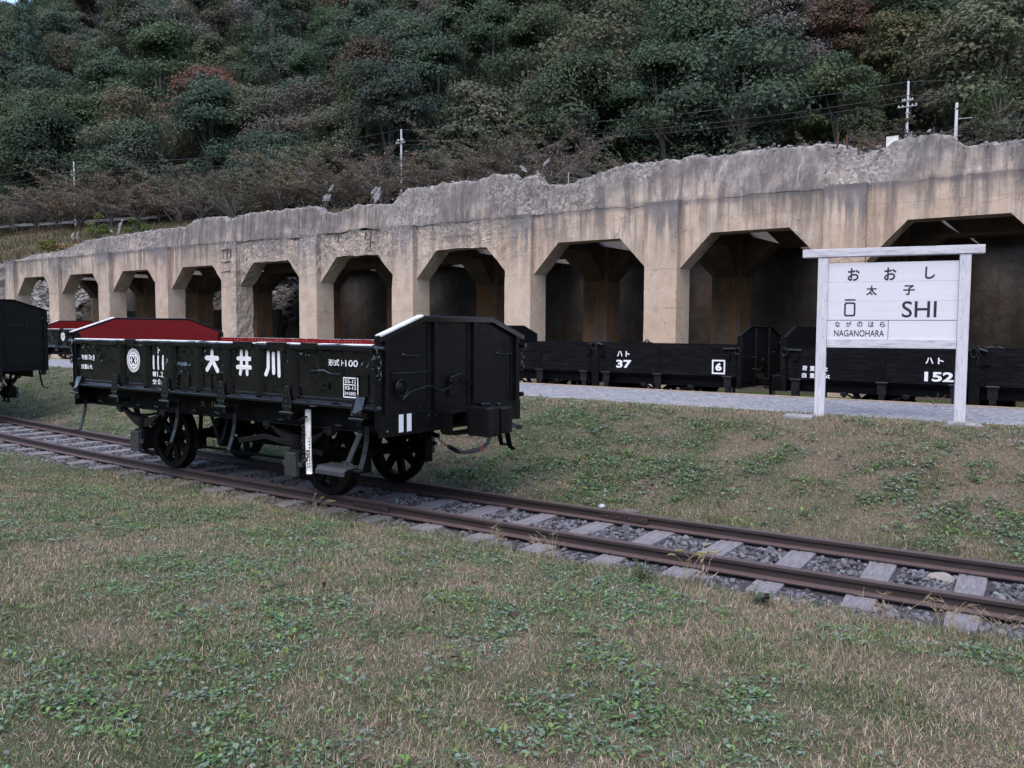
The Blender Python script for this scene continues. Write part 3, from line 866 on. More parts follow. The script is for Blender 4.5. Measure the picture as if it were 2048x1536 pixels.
def herb(x, y, label, n, h, seed, col):
    r = np.random.default_rng(seed); t = thing('weed_plant', label, 'weed', (x, y, float(height(x, y))))
    P, L, W_, A, T = [], [], [], [], []; s_ = MB()
    for k in range(n):
        a = r.uniform(0, 6.3); top = np.array([math.cos(a) * .5 * h, math.sin(a) * .5 * h, h * r.uniform(.5, 1)]); s_.tube([(0, 0, 0), tuple(top * [.4, .4, .6]), tuple(top)], [.003, .0025, .0015], 4)
        for q in range(9):
            u = .25 + .75 * q / 8; P.append(top * [u, u, u]); L.append(.05 * (1.2 - .5 * u)); W_.append(.022); A.append(q * 2.4 + a); T.append(.35)
    rr = np.random.default_rng(seed); c = np.array(col) * rr.uniform(.7, 1.3, (len(P), 1))
    V, F, c = leaves(rr, np.array(P), np.array(L), np.array(W_), np.array(A), np.array(T), c)
    s_.build('stems', M_STRAW, t); link('leaves', raw_mesh('leaves', V, F, M_HERB, c), t)
herb(3.72, -1.12, 'bushy green weed by the near rail left of the foxtail grass', 9, .2, 3, (.05, .09, .035))
herb(4.7, -1.12, 'low blue green weed between two sleeper ends right of the foxtail grass', 8, .14, 4, (.05, .09, .055))
herb(4.35, 7.9, 'small green weed growing at the platform edge behind the station sign', 4, .28, 5, (.06, .09, .03))

# ------------------------------------------------------------------ concrete loading structure
STR = thing('concrete_ruin', 'long ruined concrete ore loading structure with chamfered arches and crumbling top', 'ruin', (-16, 12.5, .45))
PX = [1.30 - 4.355 * k for k in range(-2, 10)]         # left edge of each pier
PIERW = .88
Z0, ZH, ZB, ZL = .3, 3.42, 4.25, 5.08
YF, YS = 12.0, 12.17                                   # pilaster face, spandrel face
def erode_amt(x, z):
    """how strongly the concrete has crumbled here"""
    a = np.exp(-((x + 14.6) / 3.4) ** 2) * .95 + np.exp(-((x + 19.6) / 1.5) ** 2) * .9 + np.exp(-((x + 33) / 2.0) ** 2) * .5 + np.exp(-((x + 8.6) / 3.2) ** 2) * .45
    a = a * sstep(3.0, 4.4, z)
    a = np.maximum(a, .3 * sstep(5.0, 5.25, z))
    a = np.maximum(a, np.exp(-((x + 19.5) / .45) ** 2) * .9)          # the spalled pier
    a = np.maximum(a, np.exp(-((x + 33.0) / .45) ** 2) * .6 * sstep(3.0, 3.6, z))
    return np.clip(a, 0, 1)

def crumble(mb, name, mat, parent, maxlen, amp, extra=None, coarse=1.0):
    """build, subdivide to maxlen and roughen the surface with noise"""
    me = bpy.data.meshes.new(name)
    me.from_pydata([tuple(p) for p in mb.v], [], mb.f)
    bm = bmesh.new(); bm.from_mesh(me)
    bmesh.ops.recalc_face_normals(bm, faces=bm.faces)
    bmesh.ops.triangulate(bm, faces=[f for f in bm.faces if len(f.verts) > 4])
    for it in range(7):
        E = [e for e in bm.edges if e.calc_length() > maxlen]
        if not E: break
        bmesh.ops.subdivide_edges(bm, edges=E, cuts=1, use_grid_fill=True)
        bmesh.ops.triangulate(bm, faces=[f for f in bm.faces if len(f.verts) > 4])
    bm.verts.ensure_lookup_table(); bm.normal_update()
    P = np.array([v.co[:] for v in bm.verts]); Nn = np.array([v.normal[:] for v in bm.verts])
    er = erode_amt(P[:, 0], P[:, 2])
    a = (fbm(P * 1.7, 5, 4) - .5) * 2; b = (fbm(P * 7, 9, 3) - .5) * 2
    bite = np.clip(fbm(P * np.array([1.1, 1.1, 1.4]), 13, 4) - .5, 0, 1) * 2
    off = amp * (.35 * a + .25 * b) + er * (-.06 * np.abs(b) - .16 * bite + .05 * a) * coarse
    P = P + Nn * off[:, None]
    if extra is not None: P = extra(P)
    for v, p in zip(bm.verts, P): v.co = p
    bm.to_mesh(me); bm.free()
    me.materials.append(mat)
    at = me.attributes.new('erode', 'FLOAT', 'POINT'); at.data.foreach_set('value', er.astype(np.float32))
    o = link(name, me, parent)
    if parent is not None: o.matrix_parent_inverse = Matrix.Translation(parent.location).inverted()
    return o

for k, px in enumerate(PX):
    m_ = MB()
    m_.box(px, px + PIERW, YF, YF + .76, Z0, ZL)
    crumble(m_, 'pier', M_CONC, STR, .16 if -24 < px < 6 else .3, .012)
for k in range(len(PX) - 1):
    a, b = PX[k + 1] + PIERW, PX[k]
    m_ = MB(); hz = .80
    poly = [(a, ZH), (a + hz, ZB), (b - hz, ZB), (b, ZH), (b, ZL), (a, ZL)]
    # split into three convex pieces of one casting
    m_.prism(poly, lambda u, v, d: (u, d, v), YS, YS + .6)
    crumble(m_, 'arch_beam', M_CONC, STR, .15 if -24 < a < 6 else .3, .012)
# upper crumbling wall
TOP = [(-38.5, 5.03), (-36.13, 5.29), (-32.76, 5.35), (-30.53, 5.7), (-27.66, 5.79), (-24.69, 5.81), (-22.98, 5.8), (-22.32, 6.04), (-20.74, 6.04), (-20.29, 5.84), (-19.25, 6.04), (-15.48, 6.01), (-15.24, 5.74), (-14.27, 5.72), (-13.56, 5.88), (-12.44, 5.82), (-12.11, 5.95), (-11.57, 6.24), (-9.74, 6.24), (-8.61, 6.2), (-7.88, 6.3), (-7.35, 6.25), (-7.18, 6.06), (-6.5, 6.13), (-6.25, 5.84), (-5.68, 5.77), (-4.6, 5.97), (-3.71, 6.13), (-2.73, 6.13), (-2.26, 6.07), (-2.06, 6.16), (-1.16, 6.15), (0.16, 6.15), (1.06, 6.06), (1.71, 5.98), (1.92, 5.82), (2.43, 5.87), (2.63, 6.0), (3.49, 5.99), (3.73, 5.89), (4.01, 5.65), (4.24, 5.61), (4.37, 5.66), (5.0, 5.64), (7, 5.8), (10.9, 5.7)]
TX = np.array([p[0] for p in TOP]); TZ = np.array([p[1] for p in TOP])
xs = np.concatenate([np.arange(-38.4, -22, .12), np.arange(-22, 7, .06), np.arange(7, 10.9, .15)])
prof = []                                             # (y, z fraction between ledge and top)
NV = 15
ztop = np.interp(xs, TX, TZ) + .10 * (n2(xs, 0 * xs, 3.1, 91, 4) - .5) + .07 * (n2(xs, 0 * xs, 11, 93, 2) - .5)
rows = []
lj = .16 * (n2(xs, 0 * xs, .9, 97, 4) - .5) + .08 * (n2(xs, 0 * xs, 5, 98, 3) - .5)
slump = sstep(.52, .66, n2(xs, 0 * xs, .35, 95, 3))      # places where the face has slumped back
for j in range(NV + 1):
    t = j / NV
    y = 12.165 + .08 * t + slump * .28 * t ** 1.3
    rows.append(np.stack([xs, y, (ZL - .03 + lj) + (ztop - ZL + .03 - lj) * t], 1))
tw = .46 - slump * .2
for t in (.25, .5, .75, 1.0):
    rows.append(np.stack([xs, rows[NV][:, 1] + tw * t, ztop + .03 * np.sin(t * PI) - .05 * t], 1))
for t in (.3, .65, 1.0):
    rows.append(np.stack([xs, 0 * xs + 12.72 + .03 * t, (ztop - .05) * (1 - t) + (ZL - .2) * t], 1))
P = np.stack(rows, 1)
shp = P.shape; Q = P.reshape(-1, 3).copy()
amp = np.repeat((np.minimum(np.arange(shp[1]), 3) / 3.0)[None], shp[0], 0).reshape(-1)
rough = np.clip(sstep(.47, .62, fbm(Q * .55, 107, 3)) + sstep(-.14, -.02, Q[:, 2] - np.repeat(ztop, shp[1])), 0, 1)
d1 = (fbm(Q * 1.5, 101, 4) - .5) * 2; d2 = (fbm(Q * 6, 103, 3) - .5) * 2; d3 = (fbm(Q * 15, 104, 2) - .5) * 2
Q[:, 1] += -(.06 * d1 + (.012 + .026 * rough) * d2 + (.003 + .008 * rough) * d3) * (.35 + .65 * amp)
Q[:, 2] += (.04 * d2 + .025 * d3) * amp * (np.arange(len(Q)) % shp[1] >= NV - 1)
i = np.arange(shp[0] * shp[1]).reshape(shp[0], shp[1])
F = np.stack([i[:-1, :-1], i[1:, :-1], i[1:, 1:], i[:-1, 1:]], -1).reshape(-1, 4)
me = raw_mesh('parapet', Q, F, M_CONC, smooth=True)
ar = me.attributes.new('run', 'FLOAT', 'POINT'); ar.data.foreach_set('value', np.clip(np.exp(-(np.repeat(ztop, shp[1]) - Q[:, 2]) / .45), 0, 1).astype(np.float32))
at = me.attributes.new('erode', 'FLOAT', 'POINT')
at.data.foreach_set('value', np.clip(.12 + .8 * rough, 0, 1).astype(np.float32))
def adopt(o, parent):
    o.parent = parent; o.matrix_parent_inverse = Matrix.Translation(parent.location).inverted(); return o
adopt(link('parapet', me), STR)
# inner columns, inner beams with haunches, cross beams, slab with hopper openings, back wall
YI = 16.2
for k, px in enumerate(PX):
    x0, x1 = px + .02, px + .90
    if px > -38:
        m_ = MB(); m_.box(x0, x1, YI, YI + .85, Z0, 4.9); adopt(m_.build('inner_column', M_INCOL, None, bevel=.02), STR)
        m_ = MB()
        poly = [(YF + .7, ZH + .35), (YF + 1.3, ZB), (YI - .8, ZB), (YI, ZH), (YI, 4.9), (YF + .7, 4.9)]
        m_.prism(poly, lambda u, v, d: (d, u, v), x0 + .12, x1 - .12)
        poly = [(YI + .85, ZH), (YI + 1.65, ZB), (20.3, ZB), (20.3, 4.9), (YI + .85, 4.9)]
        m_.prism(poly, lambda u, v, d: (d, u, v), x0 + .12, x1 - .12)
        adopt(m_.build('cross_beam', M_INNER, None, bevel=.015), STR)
for k in range(len(PX) - 1):
    a, b = PX[k + 1] + .90, PX[k] + .02
    m_ = MB()
    m_.prism([(a, ZH), (a + .8, ZB), (b - .8, ZB), (b, ZH), (b, 4.9), (a, 4.9)], lambda u, v, d: (u, d, v), YI + .1, YI + .75)
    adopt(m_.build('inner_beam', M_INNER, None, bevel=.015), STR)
m_ = MB()
for k in range(len(PX) - 1):
    a, b = PX[k + 1] + .45, PX[k] + .45
    for (ya, yb) in ((12.74, YI + .4), (YI + .4, 20.5)):
        xa, xb, y0, y1 = a + 1.35, b - 1.35, ya + (.95), yb - .95
        m_.box(a, xa, ya, yb, 4.6, 4.88); m_.box(xb, b, ya, yb, 4.6, 4.88)
        m_.box(xa + .002, xb - .002, ya, y0, 4.6, 4.88); m_.box(xa + .002, xb - .002, y1, yb, 4.6, 4.88)
        # sloping chute lip round the opening
        m_.prism([(xa, 4.6), (xa - .05, 4.6), (xa + .3, 4.25), (xa + .36, 4.25)], lambda u, v, d: (u, d, v), y0, y1)
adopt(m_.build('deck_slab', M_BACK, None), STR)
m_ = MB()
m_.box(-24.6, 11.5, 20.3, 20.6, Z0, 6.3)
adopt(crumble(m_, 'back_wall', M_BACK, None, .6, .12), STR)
m_ = MB(); m_.box(-38.3, -24.7, 17.9, 18.2, .2, 2.75)
adopt(crumble(m_, 'retaining_wall', M_BACK, None, .5, .1), STR)
BARS = []
for x, h, l in ((1.50, .34, .03), (1.72, .3, -.02), (1.95, .32, .05)):
    zb = float(np.interp(x, TX, TZ)) - .12
    BARS.append(([(x, 12.16, zb), (x + l, 12.14, zb + h)], .022))
BARS.append(([(2.1, 12.2, 5.95), (2.45, 12.15, 5.72)], .02))
for x, z0, z1 in ((-12.72, 4.45, 4.98), (-12.95, 4.7, 4.98), (-20.35, 4.2, 4.9), (-20.15, 4.1, 4.85), (-19.95, 4.3, 4.8), (-14.2, 4.7, 5.0)):
    BARS.append(([(x, 12.02, z0), (x + .04, 12.03, z1)], .02))
for z in (3.95, 4.3, 4.75):
    BARS.append(([(-20.45, 12.0, z), (-19.9, 11.98, z + .03)], .016))
for pts, r in BARS:
    m_ = MB(); m_.tube(pts, r, 6); adopt(m_.build('reinforcing_bar', M_REBAR, None), STR)
# rubble on the crumbling top
rng = np.random.default_rng(77)
n = 500; x = rng.uniform(-38, 10, n)
z = np.interp(x, TX, TZ) + rng.uniform(-.04, .05, n); y = 12.2 + rng.uniform(-.02, .5, n)
sz = rng.uniform(.015, .05, n)
g = rng.uniform(.12, .3, (n, 1)) * np.array([1, .95, .91])
adopt(link('rubble', stones('rubble', np.stack([x, y, z], 1), sz, rng, M_STONE, g)), STR)["kind"] = "stuff"

n = 5200; x = rng.uniform(-48, -23.8, n); y = np.where(x < -38, rng.uniform(12.6, 21, n), rng.uniform(16.4, 23.5, n))
sz = rng.uniform(.05, .2, n) * np.where(rng.uniform(0, 1, n) < .08, 2, 1); g = rng.uniform(.05, .28, (n, 1)) * np.array([1, .94, .87])
tag(link('slope_rubble', stones('slope_rubble', np.stack([x, y, height(x, y) + .02], 1), sz, rng, M_STONE, g)), 'rough grey brown stones covering the slope behind the far left bays', 'rubble', kind='stuff')

# ivy strands hanging on the back wall
def ivy(x, label, seed):
    r = np.random.default_rng(seed); t = thing('hanging_ivy', label, 'ivy', (x, 20.16, .5))
    P, L, W_, A, T = [], [], [], [], []
    for k in range(150):
        zz = r.uniform(.2, 4.0); 
        if fbm(np.array([[zz * 1.8, seed, 0]]), 3, 2)[0] < .47: continue
        P.append((r.normal(0, .14), r.uniform(-.12, 0), zz)); L.append(r.uniform(.09, .16)); W_.append(.1); A.append(r.uniform(-2.6, -.5)); T.append(r.uniform(-.9, .2))
    c = np.array([.03, .055, .03]) * r.uniform(.6, 1.5, (len(P), 1))
    V, F, c = leaves(r, np.array(P), np.array(L), np.array(W_), np.array(A), np.array(T), c)
    link('leaves', raw_mesh('leaves', V, F, M_HERB, c), t)
    m_ = MB(); m_.tube([(0, -.05, 0), (.06, -.04, 1.5), (-.05, -.05, 2.8), (.02, -.05, 4.1)], .012, 5); m_.build('vine_stem', M_TWIG, t)
ivy(-18.6, 'ivy strand hanging on the dark wall inside the arch right of the double spalled pier', 1)
ivy(-23.4, 'ivy strand hanging on the dark wall inside the arch above the red wagon end', 2)

# ------------------------------------------------------------------ station name board
BRD = thing('station_sign', 'white wooden station name board on two posts with black lettering', 'station sign', (3.272, 5.22, .69), math.atan2(.38, 1.748))
SW = math.hypot(1.748, .38)                            # post centre spacing
for x in (0, SW):
    m_ = MB(); m_.box(x - .068, x + .068, -.068, .068, -.12, 2.27)
    for zz_ in (1.15, 1.4, 1.66, 1.93, 2.15): m_.rivet((x + (.03 if x < 1 else -.03), -.068, zz_), .006, (0, -1, 0), 1)
    m_.build('post', [M_SIGNWOOD, M_RUST], BRD, bevel=.006)
m_ = MB(); m_.box(-.28, SW + .225, -.085, .085, 2.272, 2.385); m_.build('top_beam', M_SIGNBEAM, BRD, bevel=.006)
m_ = MB(); m_.box(.069, SW - .069, -.045, .045, .995, 1.115); m_.build('bottom_rail', M_SIGNBEAM, BRD, bevel=.005)
m_ = MB()
for q, (za, zb_) in enumerate(((1.117, 1.3797), (1.3811, 1.6487), (1.6501, 1.9177), (1.9191, 2.185))):
    m_.box(.069, SW - .069, -.022 - .0007 * (q % 2), .022, za, zb_)
m_.box(.070, SW - .070, -.01, .018, 1.12, 2.18)
BOARD = m_.build('board', M_SIGNBD, BRD, bevel=.0015)
bw, x0, zb, zt = SW - .138, .069, 1.117, 2.185
def sfn(u, v): return (x0 + u * bw, -.0252, zb + v * (zt - zb))
def sput(mb, s, u0, u1, v0, v1, bold=0.0):
    V, F = text_geo(s, 1.0, bold, 1.0)
    mb.add([sfn(u0 + a * (u1 - u0), v0 + b * (v1 - v0)) for a, b in V], F)
m_ = MB()
for s, u, v, w, h in (('お', .155, .765, .095, .165), ('お', .440, .765, .095, .165), ('し', .750, .775, .075, .155), ('太', .305, .575, .085, .125), ('子', .590, .575, .088, .125)):
    sput(m_, s, u, u + w, v, v + h, .022)
sput(m_, 'SHI', .585, .845, .285, .495, .006)
sput(m_, 'NAGANOHARA', .060, .455, .035, .120, .004)
for k, s in enumerate('ながのはら'):
    sput(m_, s, .065 + k * .0885, .065 + k * .0885 + .042, .160, .232, .014)
def rr(u0, u1, v0, v1, r, n=5):
    q = []
    for cx, cy, a0 in ((u1 - r, v1 - r, 0), (u0 + r, v1 - r, 90), (u0 + r, v0 + r, 180), (u1 - r, v0 + r, 270)):
        for i in range(n): t = math.radians(a0 + 90 * i / (n - 1)); q.append((cx + r * math.cos(t), cy + r * math.sin(t)))
    return q
def fa(u, v): return (x0 + u, -.0252, zb + v)
H_ = zt - zb
o_, i_ = rr(.135 * bw, .225 * bw, .300 * H_, .485 * H_, .03), rr(.135 * bw + .022, .225 * bw - .022, .300 * H_ + .022, .485 * H_ - .022, .016)
V = [fa(*p) for p in o_ + i_]; n = len(o_)
m_.add(V, [(k, (k + 1) % n, n + (k + 1) % n, n + k) for k in range(n)])
m_.add([sfn(u, v) for u, v in ((.138, .508), (.224, .508), (.224, .526), (.138, .526))], [(0, 1, 2, 3)])
m_.add([sfn(u, v) for u, v in ((0, .2475), (1, .2475), (1, .2525), (0, .2525))], [(0, 1, 2, 3)])
m_.add([sfn(u, v) for u, v in ((.4825, .0), (.4865, .0), (.4865, .247), (.4825, .247))], [(0, 1, 2, 3)])
m_.build('lettering', M_INK, BOARD, recalc=False)
for nm, (x, y), lab, a in (('footing_slab', (3.13, 4.93), 'flat concrete slab in the grass beside the left post of the station sign', .1), ('footing_slab', (5.2, 5.2), 'flat concrete slab in the grass beside the right post of the station sign', .25)):
    m_ = MB(); m_.box(-.26, .14, -.12, .12, -.06, .035)
    z = float(height(x, y)); o = m_.build(nm, M_SLAB, None, bevel=.015, loc=(x, y, z)); o.rotation_euler = (.05, 0, a); tag(o, lab, 'slab')

# ------------------------------------------------------------------ wagons
def dent(u, v):
    P = np.stack([np.asarray(u, float).ravel() * 4.2, np.asarray(v, float).ravel() * 4.2, 0 * np.asarray(u, float).ravel()], 1)
    up_ = sstep(1.22, 1.5, np.asarray(v, float).ravel()) * .75 + .25
    msk = sstep(.36, .56, fbm(P * .55, 219, 3))
    d = (fbm(P, 201, 3) - .5) * 2 * .004 + msk * (.25 - np.abs(fbm(P * 2.7, 207, 3) - .5)) * 2 * .055
    uu = -np.asarray(u, float).ravel(); vv = np.asarray(v, float).ravel(); calm = np.zeros_like(uu)
    for a, b, c_, e_ in ((-2.85, -2.4, 1.33, 1.56), (-1.68, -1.32, 1.32, 1.66), (-1.08, -.78, 1.18, 1.7), (.08, .34, 1.4, 1.68), (.68, .96, 1.38, 1.68), (1.2, 1.46, 1.39, 1.68), (2.2, 2.72, 1.2, 1.62)):
        calm = np.maximum(calm, sstep(a - .05, a + .02, uu) * (1 - sstep(b - .02, b + .05, uu)) * sstep(c_ - .05, c_ + .02, vv) * (1 - sstep(e_ - .02, e_ + .05, vv)))
    d = d * (1 - .78 * calm)
    d = d + (1 - calm) * (fbm(P * 5.2, 211, 2) - .5) * 2 * .0035
    return (d * up_).reshape(np.shape(u))

def wheelset(parent, x):
    ws = link('wheelset', None, parent, (x, 0, .43)); ws.empty_display_size = .1
    m_ = MB(); m_.lathe([(0, -.95), (.055, -.95), (.055, -.65), (.07, -.6), (.07, .6), (.055, .65), (.055, .95), (0, .95)], (0, 0, 0), 'y', 16)
    m_.build('axle', M_WHEEL, ws, smooth=False)
    for s in (-1, 1):
        m_ = MB(); c = .566 * s
        p = [(.345, -.055), (.425, -.06), (.43, -.05), (.43, .03), (.452, .045), (.452, .065), (.36, .07), (.345, .06), (.345, -.055)]
        m_.lathe([(r, c - a * s) for r, a in p], (0, 0, 0), 'y', 40)
        m_.lathe([(.06, c - .1 * s), (.1, c - .09 * s), (.1, c + .08 * s), (.06, c + .09 * s)], (0, 0, 0), 'y', 20)
        for k in range(8):
            a = 2 * PI * k / 8 + .2
            d = Vector((math.cos(a), 0, math.sin(a)))
            m_.bar(Vector((0, c, 0)) + d * .08, Vector((0, c, 0)) + d * .355, .095, .05, (0, 1, 0))
        m_.build('wheel', M_WHEEL, ws)

def running_gear(t, xw, ysp=1.02, zsole=.85, dark=None):
    """wheelsets, axle guards, boxes, springs under a frame"""
    for x in (-xw, xw):
        wheelset(t, x)
        for s in (-1, 1):
            m_ = MB(); y = .93 * s
            for q in (-1, 1):
                m_.bar((x + q * .36, y, zsole + .02), (x + q * .15, y, .5), .1, .025, (0, 1, 0))
                m_.box(x + q * .13 - .03, x + q * .13 + .03, y - .015, y + .015, .24, .62)
            m_.bar((x - .2, y, .235), (x + .2, y, .235), .05, .03, (0, 0, 1))
            m_.build('axle_guard', M_MATTE, t, bevel=.004)
            m_ = MB(); m_.box(x - .105, x + .105, min(.86 * s, 1.10 * s), max(.86 * s, 1.10 * s), .31, .58)
            ab = m_.build('axle_box', M_MATTE, t, bevel=.02)
            m_ = MB(); m_.box(x - .095, x + .095, min(1.102 * s, 1.16 * s), max(1.102 * s, 1.16 * s), .29, .555)
            for q in (-1, 1): m_.box(x + q * .125 - .028, x + q * .125 + .028, min(1.11 * s, 1.14 * s), max(1.11 * s, 1.14 * s), .40, .45)
            m_.build('cover', M_AXLE, ab, bevel=.006)
            m_ = MB()
            for i in range(8):
                hl = .50 - .052 * i; pts = []
                for k in range(9):
                    u = -hl + 2 * hl * k / 8
                    pts.append((x + u, ysp * s, .715 + .50 * u * u - .0145 * i))
                m_.strip(pts, .075, .0115, (0, 1, 0))
            sp = m_.build('leaf_spring', M_GREYBK, t)
            m_ = MB(); m_.box(x - .045, x + .045, ysp * s - .05, ysp * s + .05, .575, .74)
            m_.build('buckle', M_MATTE, sp, bevel=.004)
            for q in (-1, 1):
                m_ = MB(); m_.box(x + q * .52 - .055, x + q * .52 + .055, ysp * s - .055, ysp * s + .055, .80, .865)
                m_.box(x + q * .52 - .03, x + q * .52 + .03, ysp * s - .04, ysp * s + .04, .77, .802)
                m_.build('spring_hanger', M_GREYBK, sp, bevel=.006)

def coupler(t, s, L, z=.95):
    c = link('coupler', None, t, (s * L, 0, z)); c.rotation_euler = (0, 0, 0 if s > 0 else PI); c.empty_display_size = .1
    fn = lambda u, v, d: (u, v, d)
    m_ = MB()
    m_.box(.0, .34, -.075, .075, -.08, .08)
    m_.prism([(.26, -.14), (.34, -.22), (.62, -.235), (.65, -.18), (.64, -.06), (.60, -.005), (.42, .035), (.26, .06)], fn, -.16, .155)
    m_.prism([(.28, -.05), (.46, -.14), (.52, -.05), (.40, .07)], fn, .155, .19)
    m_.build('body', M_ENDPL, c, bevel=.018)
    m_ = MB(); m_.prism([(.27, .07), (.42, .045), (.61, .005), (.66, .06), (.65, .16), (.58, .225), (.40, .225), (.28, .16)], fn, -.14, .14)
    m_.lathe([(.0, .175), (.035, .175), (.035, -.165), (0, -.165)], (.47, .155, 0), 'z', 10)
    m_.build('knuckle', M_ENDPL, c, bevel=.012)
    return c

def chain(m_, p, n, R=.022, r=.005, sag=0, d=(0, 0, -1)):
    p = Vector(p); d = Vector(d).normalized()
    for k in range(n):
        ax = Vector((1, 0, 0)) if k % 2 else Vector((0, 1, 0))
        if abs(ax.dot(d)) > .8: ax = Vector((0, 0, 1))
        m_.torus(p + d * (k * R * 2.6), R, r, ax, d, 10, 5, 1.5)

def steel_wagon(name, label, center, lettering=True):
    t = thing(name, label, 'wagon', center)
    HL, Wd = 3.0, 1.175                                  # half length, panel face
    ribs = [-1.79, -1.19, -.61, -.06, .51, 1.10, 1.67]
    cuts = [-2.93] + ribs + [2.93]
    for s in (-1, 1):
        # dented sheet, outside black, inside red
        us = np.arange(-2.93, 2.931, .02); vs = np.linspace(1.13, 1.72, 31)
        U, Vv = np.meshgrid(us, vs, indexing='ij'); D = dent(U * s, Vv)
        nx, ny = U.shape; i = np.arange(nx * ny).reshape(nx, ny)
        out = np.stack([U, s * (Wd + D), Vv], -1).reshape(-1, 3); inn = np.stack([U, s * (Wd - .016 + D), Vv], -1).reshape(-1, 3)
        Fq = np.stack([i[:-1, :-1], i[1:, :-1], i[1:, 1:], i[:-1, 1:]], -1).reshape(-1, 4)
        Fo = Fq if s < 0 else Fq[:, ::-1]; Fi = (Fq[:, ::-1] if s < 0 else Fq) + nx * ny
        me = raw_mesh('side_panel', np.concatenate([out, inn]), np.concatenate([Fo, Fi]), [M_GLOSS, M_RED], smooth=True, fmat=np.r_[np.zeros(len(Fo)), np.ones(len(Fi))])
        pan = link('side_panel', me, t)
        # pressed ribs with rivets
        for x in ribs:
            m_ = MB()
            m_.prism([(-.065, 0), (.065, 0), (.04, .052), (-.04, .052)], lambda u, v, d: (x + u, s * (Wd - .004 + v), d), 1.165, 1.70)
            for q in (-1, 1):
                for z in np.arange(1.2, 1.68, .06): m_.rivet((x + q * .078, s * (Wd + .008), z), .008, (0, s, 0))
            m_.build('rib', M_GLOSS, pan, bevel=.006)
        # top rail in slightly bent lengths
        m_ = MB(); r = random.Random(4 + s)
        for a, b in zip(cuts[:-1], cuts[1:]):
            n = 5; V = []
            for k in range(n + 1):
                x = a + (b - a) * k / n; o1, o2 = r.uniform(-.008, .008), r.uniform(-.006, .006)
                V.append((x, o1, o2))
            pr = [(-.04, 1.695), (.045, 1.69), (.06, 1.705), (.06, 1.745), (.045, 1.762), (-.04, 1.765)]
            vv = [(x, s * (Wd + u + o1), v + o2) for x, o1, o2 in V for u, v in pr]; q = len(pr)
            ff = [(j * q + k, j * q + (k + 1) % q, j * q + q + (k + 1) % q, j * q + q + k) for j in range(n) for k in range(q)] + [tuple(range(q)), tuple(n * q + k for k in range(q))]
            inner = [f for f in ff[:n * q] if (ff.index(f) % q) == q - 1]; outer_ = [f for f in ff if f not in inner]
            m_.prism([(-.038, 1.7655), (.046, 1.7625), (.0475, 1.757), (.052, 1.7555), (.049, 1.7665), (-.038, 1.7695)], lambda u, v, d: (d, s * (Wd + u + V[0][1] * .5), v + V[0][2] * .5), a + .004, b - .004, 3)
            b_ = len(m_.v); m_.add(vv, outer_); m_.f += [tuple(b_ + i for i in f) for f in inner]; m_.m += [2] * len(inner)
            if r.random() < .45:
                xs_ = a + r.uniform(.05, .2); m_.box(xs_, xs_ + r.uniform(.15, .35), s * (Wd - .03) if s > 0 else -(Wd + .068), (Wd + .068) if s > 0 else -(Wd - .03), 1.705, 1.772)
        for x in np.arange(-2.85, 2.86, .075): m_.rivet((x, s * (Wd - .04), 1.735), .006, (0, -s, 0), 1)
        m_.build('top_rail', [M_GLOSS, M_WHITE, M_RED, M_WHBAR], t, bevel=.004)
        m_ = MB()
        m_.prism([(-.02, 1.098), (.055, 1.098), (.075, 1.11), (.07, 1.135), (.02, 1.165), (-.02, 1.165)], lambda u, v, d: (d, s * (Wd + u), v), -2.95, 2.95)
        for a, b in zip(cuts[:-1], cuts[1:]):
            for x in np.arange(a + .14, b - .12, .052): m_.rivet((x, s * (Wd + .01), 1.185), .009, (0, s, 0))
        m_.box(-2.9, 2.9, min(s * (Wd + .001), s * (Wd + .012)), max(s * (Wd + .001), s * (Wd + .012)), 1.166, 1.20)
        m_.build('bottom_rail', M_GLOSS, t, bevel=.005)
        # hinges
        for x in (-2.86, -1.83, -.66, .49, 1.66, 2.74):
            m_ = MB(); end_ = abs(x) > 2.5; y0, y1 = Wd + .078, Wd + .1
            if end_:
                m_.prism([(-.085, 1.04), (.085, 1.04), (.085, 1.115), (.06, 1.235), (-.06, 1.235), (-.085, 1.115)], lambda u, v, d: (x + u, s * (d - .55 * max(v - 1.115, 0)), v), y0, y1)
            else:
                m_.prism([(-.05, 1.02), (.05, 1.02), (.075, 1.10), (.03, 1.29), (0, 1.31), (-.03, 1.29), (-.075, 1.10)], lambda u, v, d: (x + u, s * d, v), y0, y1)
                for z in (1.08, 1.13, 1.19, 1.25): m_.rivet((x, s * y1, z), .011, (0, s, 0))
            for q in (-.055, 0, .055): m_.rivet((x + q, s * y1, 1.075), .012, (0, s, 0))
            m_.tube([(x - .085, s * (y0 + .01), 1.01), (x + .085, s * (y0 + .01), 1.01)], .022, 8)
            for q in (-.09, .09): m_.rivet((x + q, s * (y0 + .03), 1.01), .017, (0, s, 0))
            m_.box(x - .03, x + .03, min(s * 1.06, s * 1.235), max(s * 1.06, s * 1.235), .93, 1.0)
            m_.build('hinge', M_GLOSS, t, bevel=.004)
        # curved stop bars for the dropped side
        for x in (-2.89, -.64, .53, 2.73):
            m_ = MB()
            m_.strip([(x, s * 1.10, 1.02), (x, s * 1.105, .92), (x, s * 1.118, .78), (x, s * 1.15, .64), (x, s * 1.205, .49)], .062, .016, (1, 0, 0))
            m_.strip([(x, s * 1.195, .487), (x, s * 1.265, .47), (x, s * 1.28, .495)], .062, .014, (1, 0, 0))
            m_.rivet((x, s * 1.128, .86), .014, (0, s, 0))
            m_.build('side_stop', M_GREYBK, t, bevel=.003)
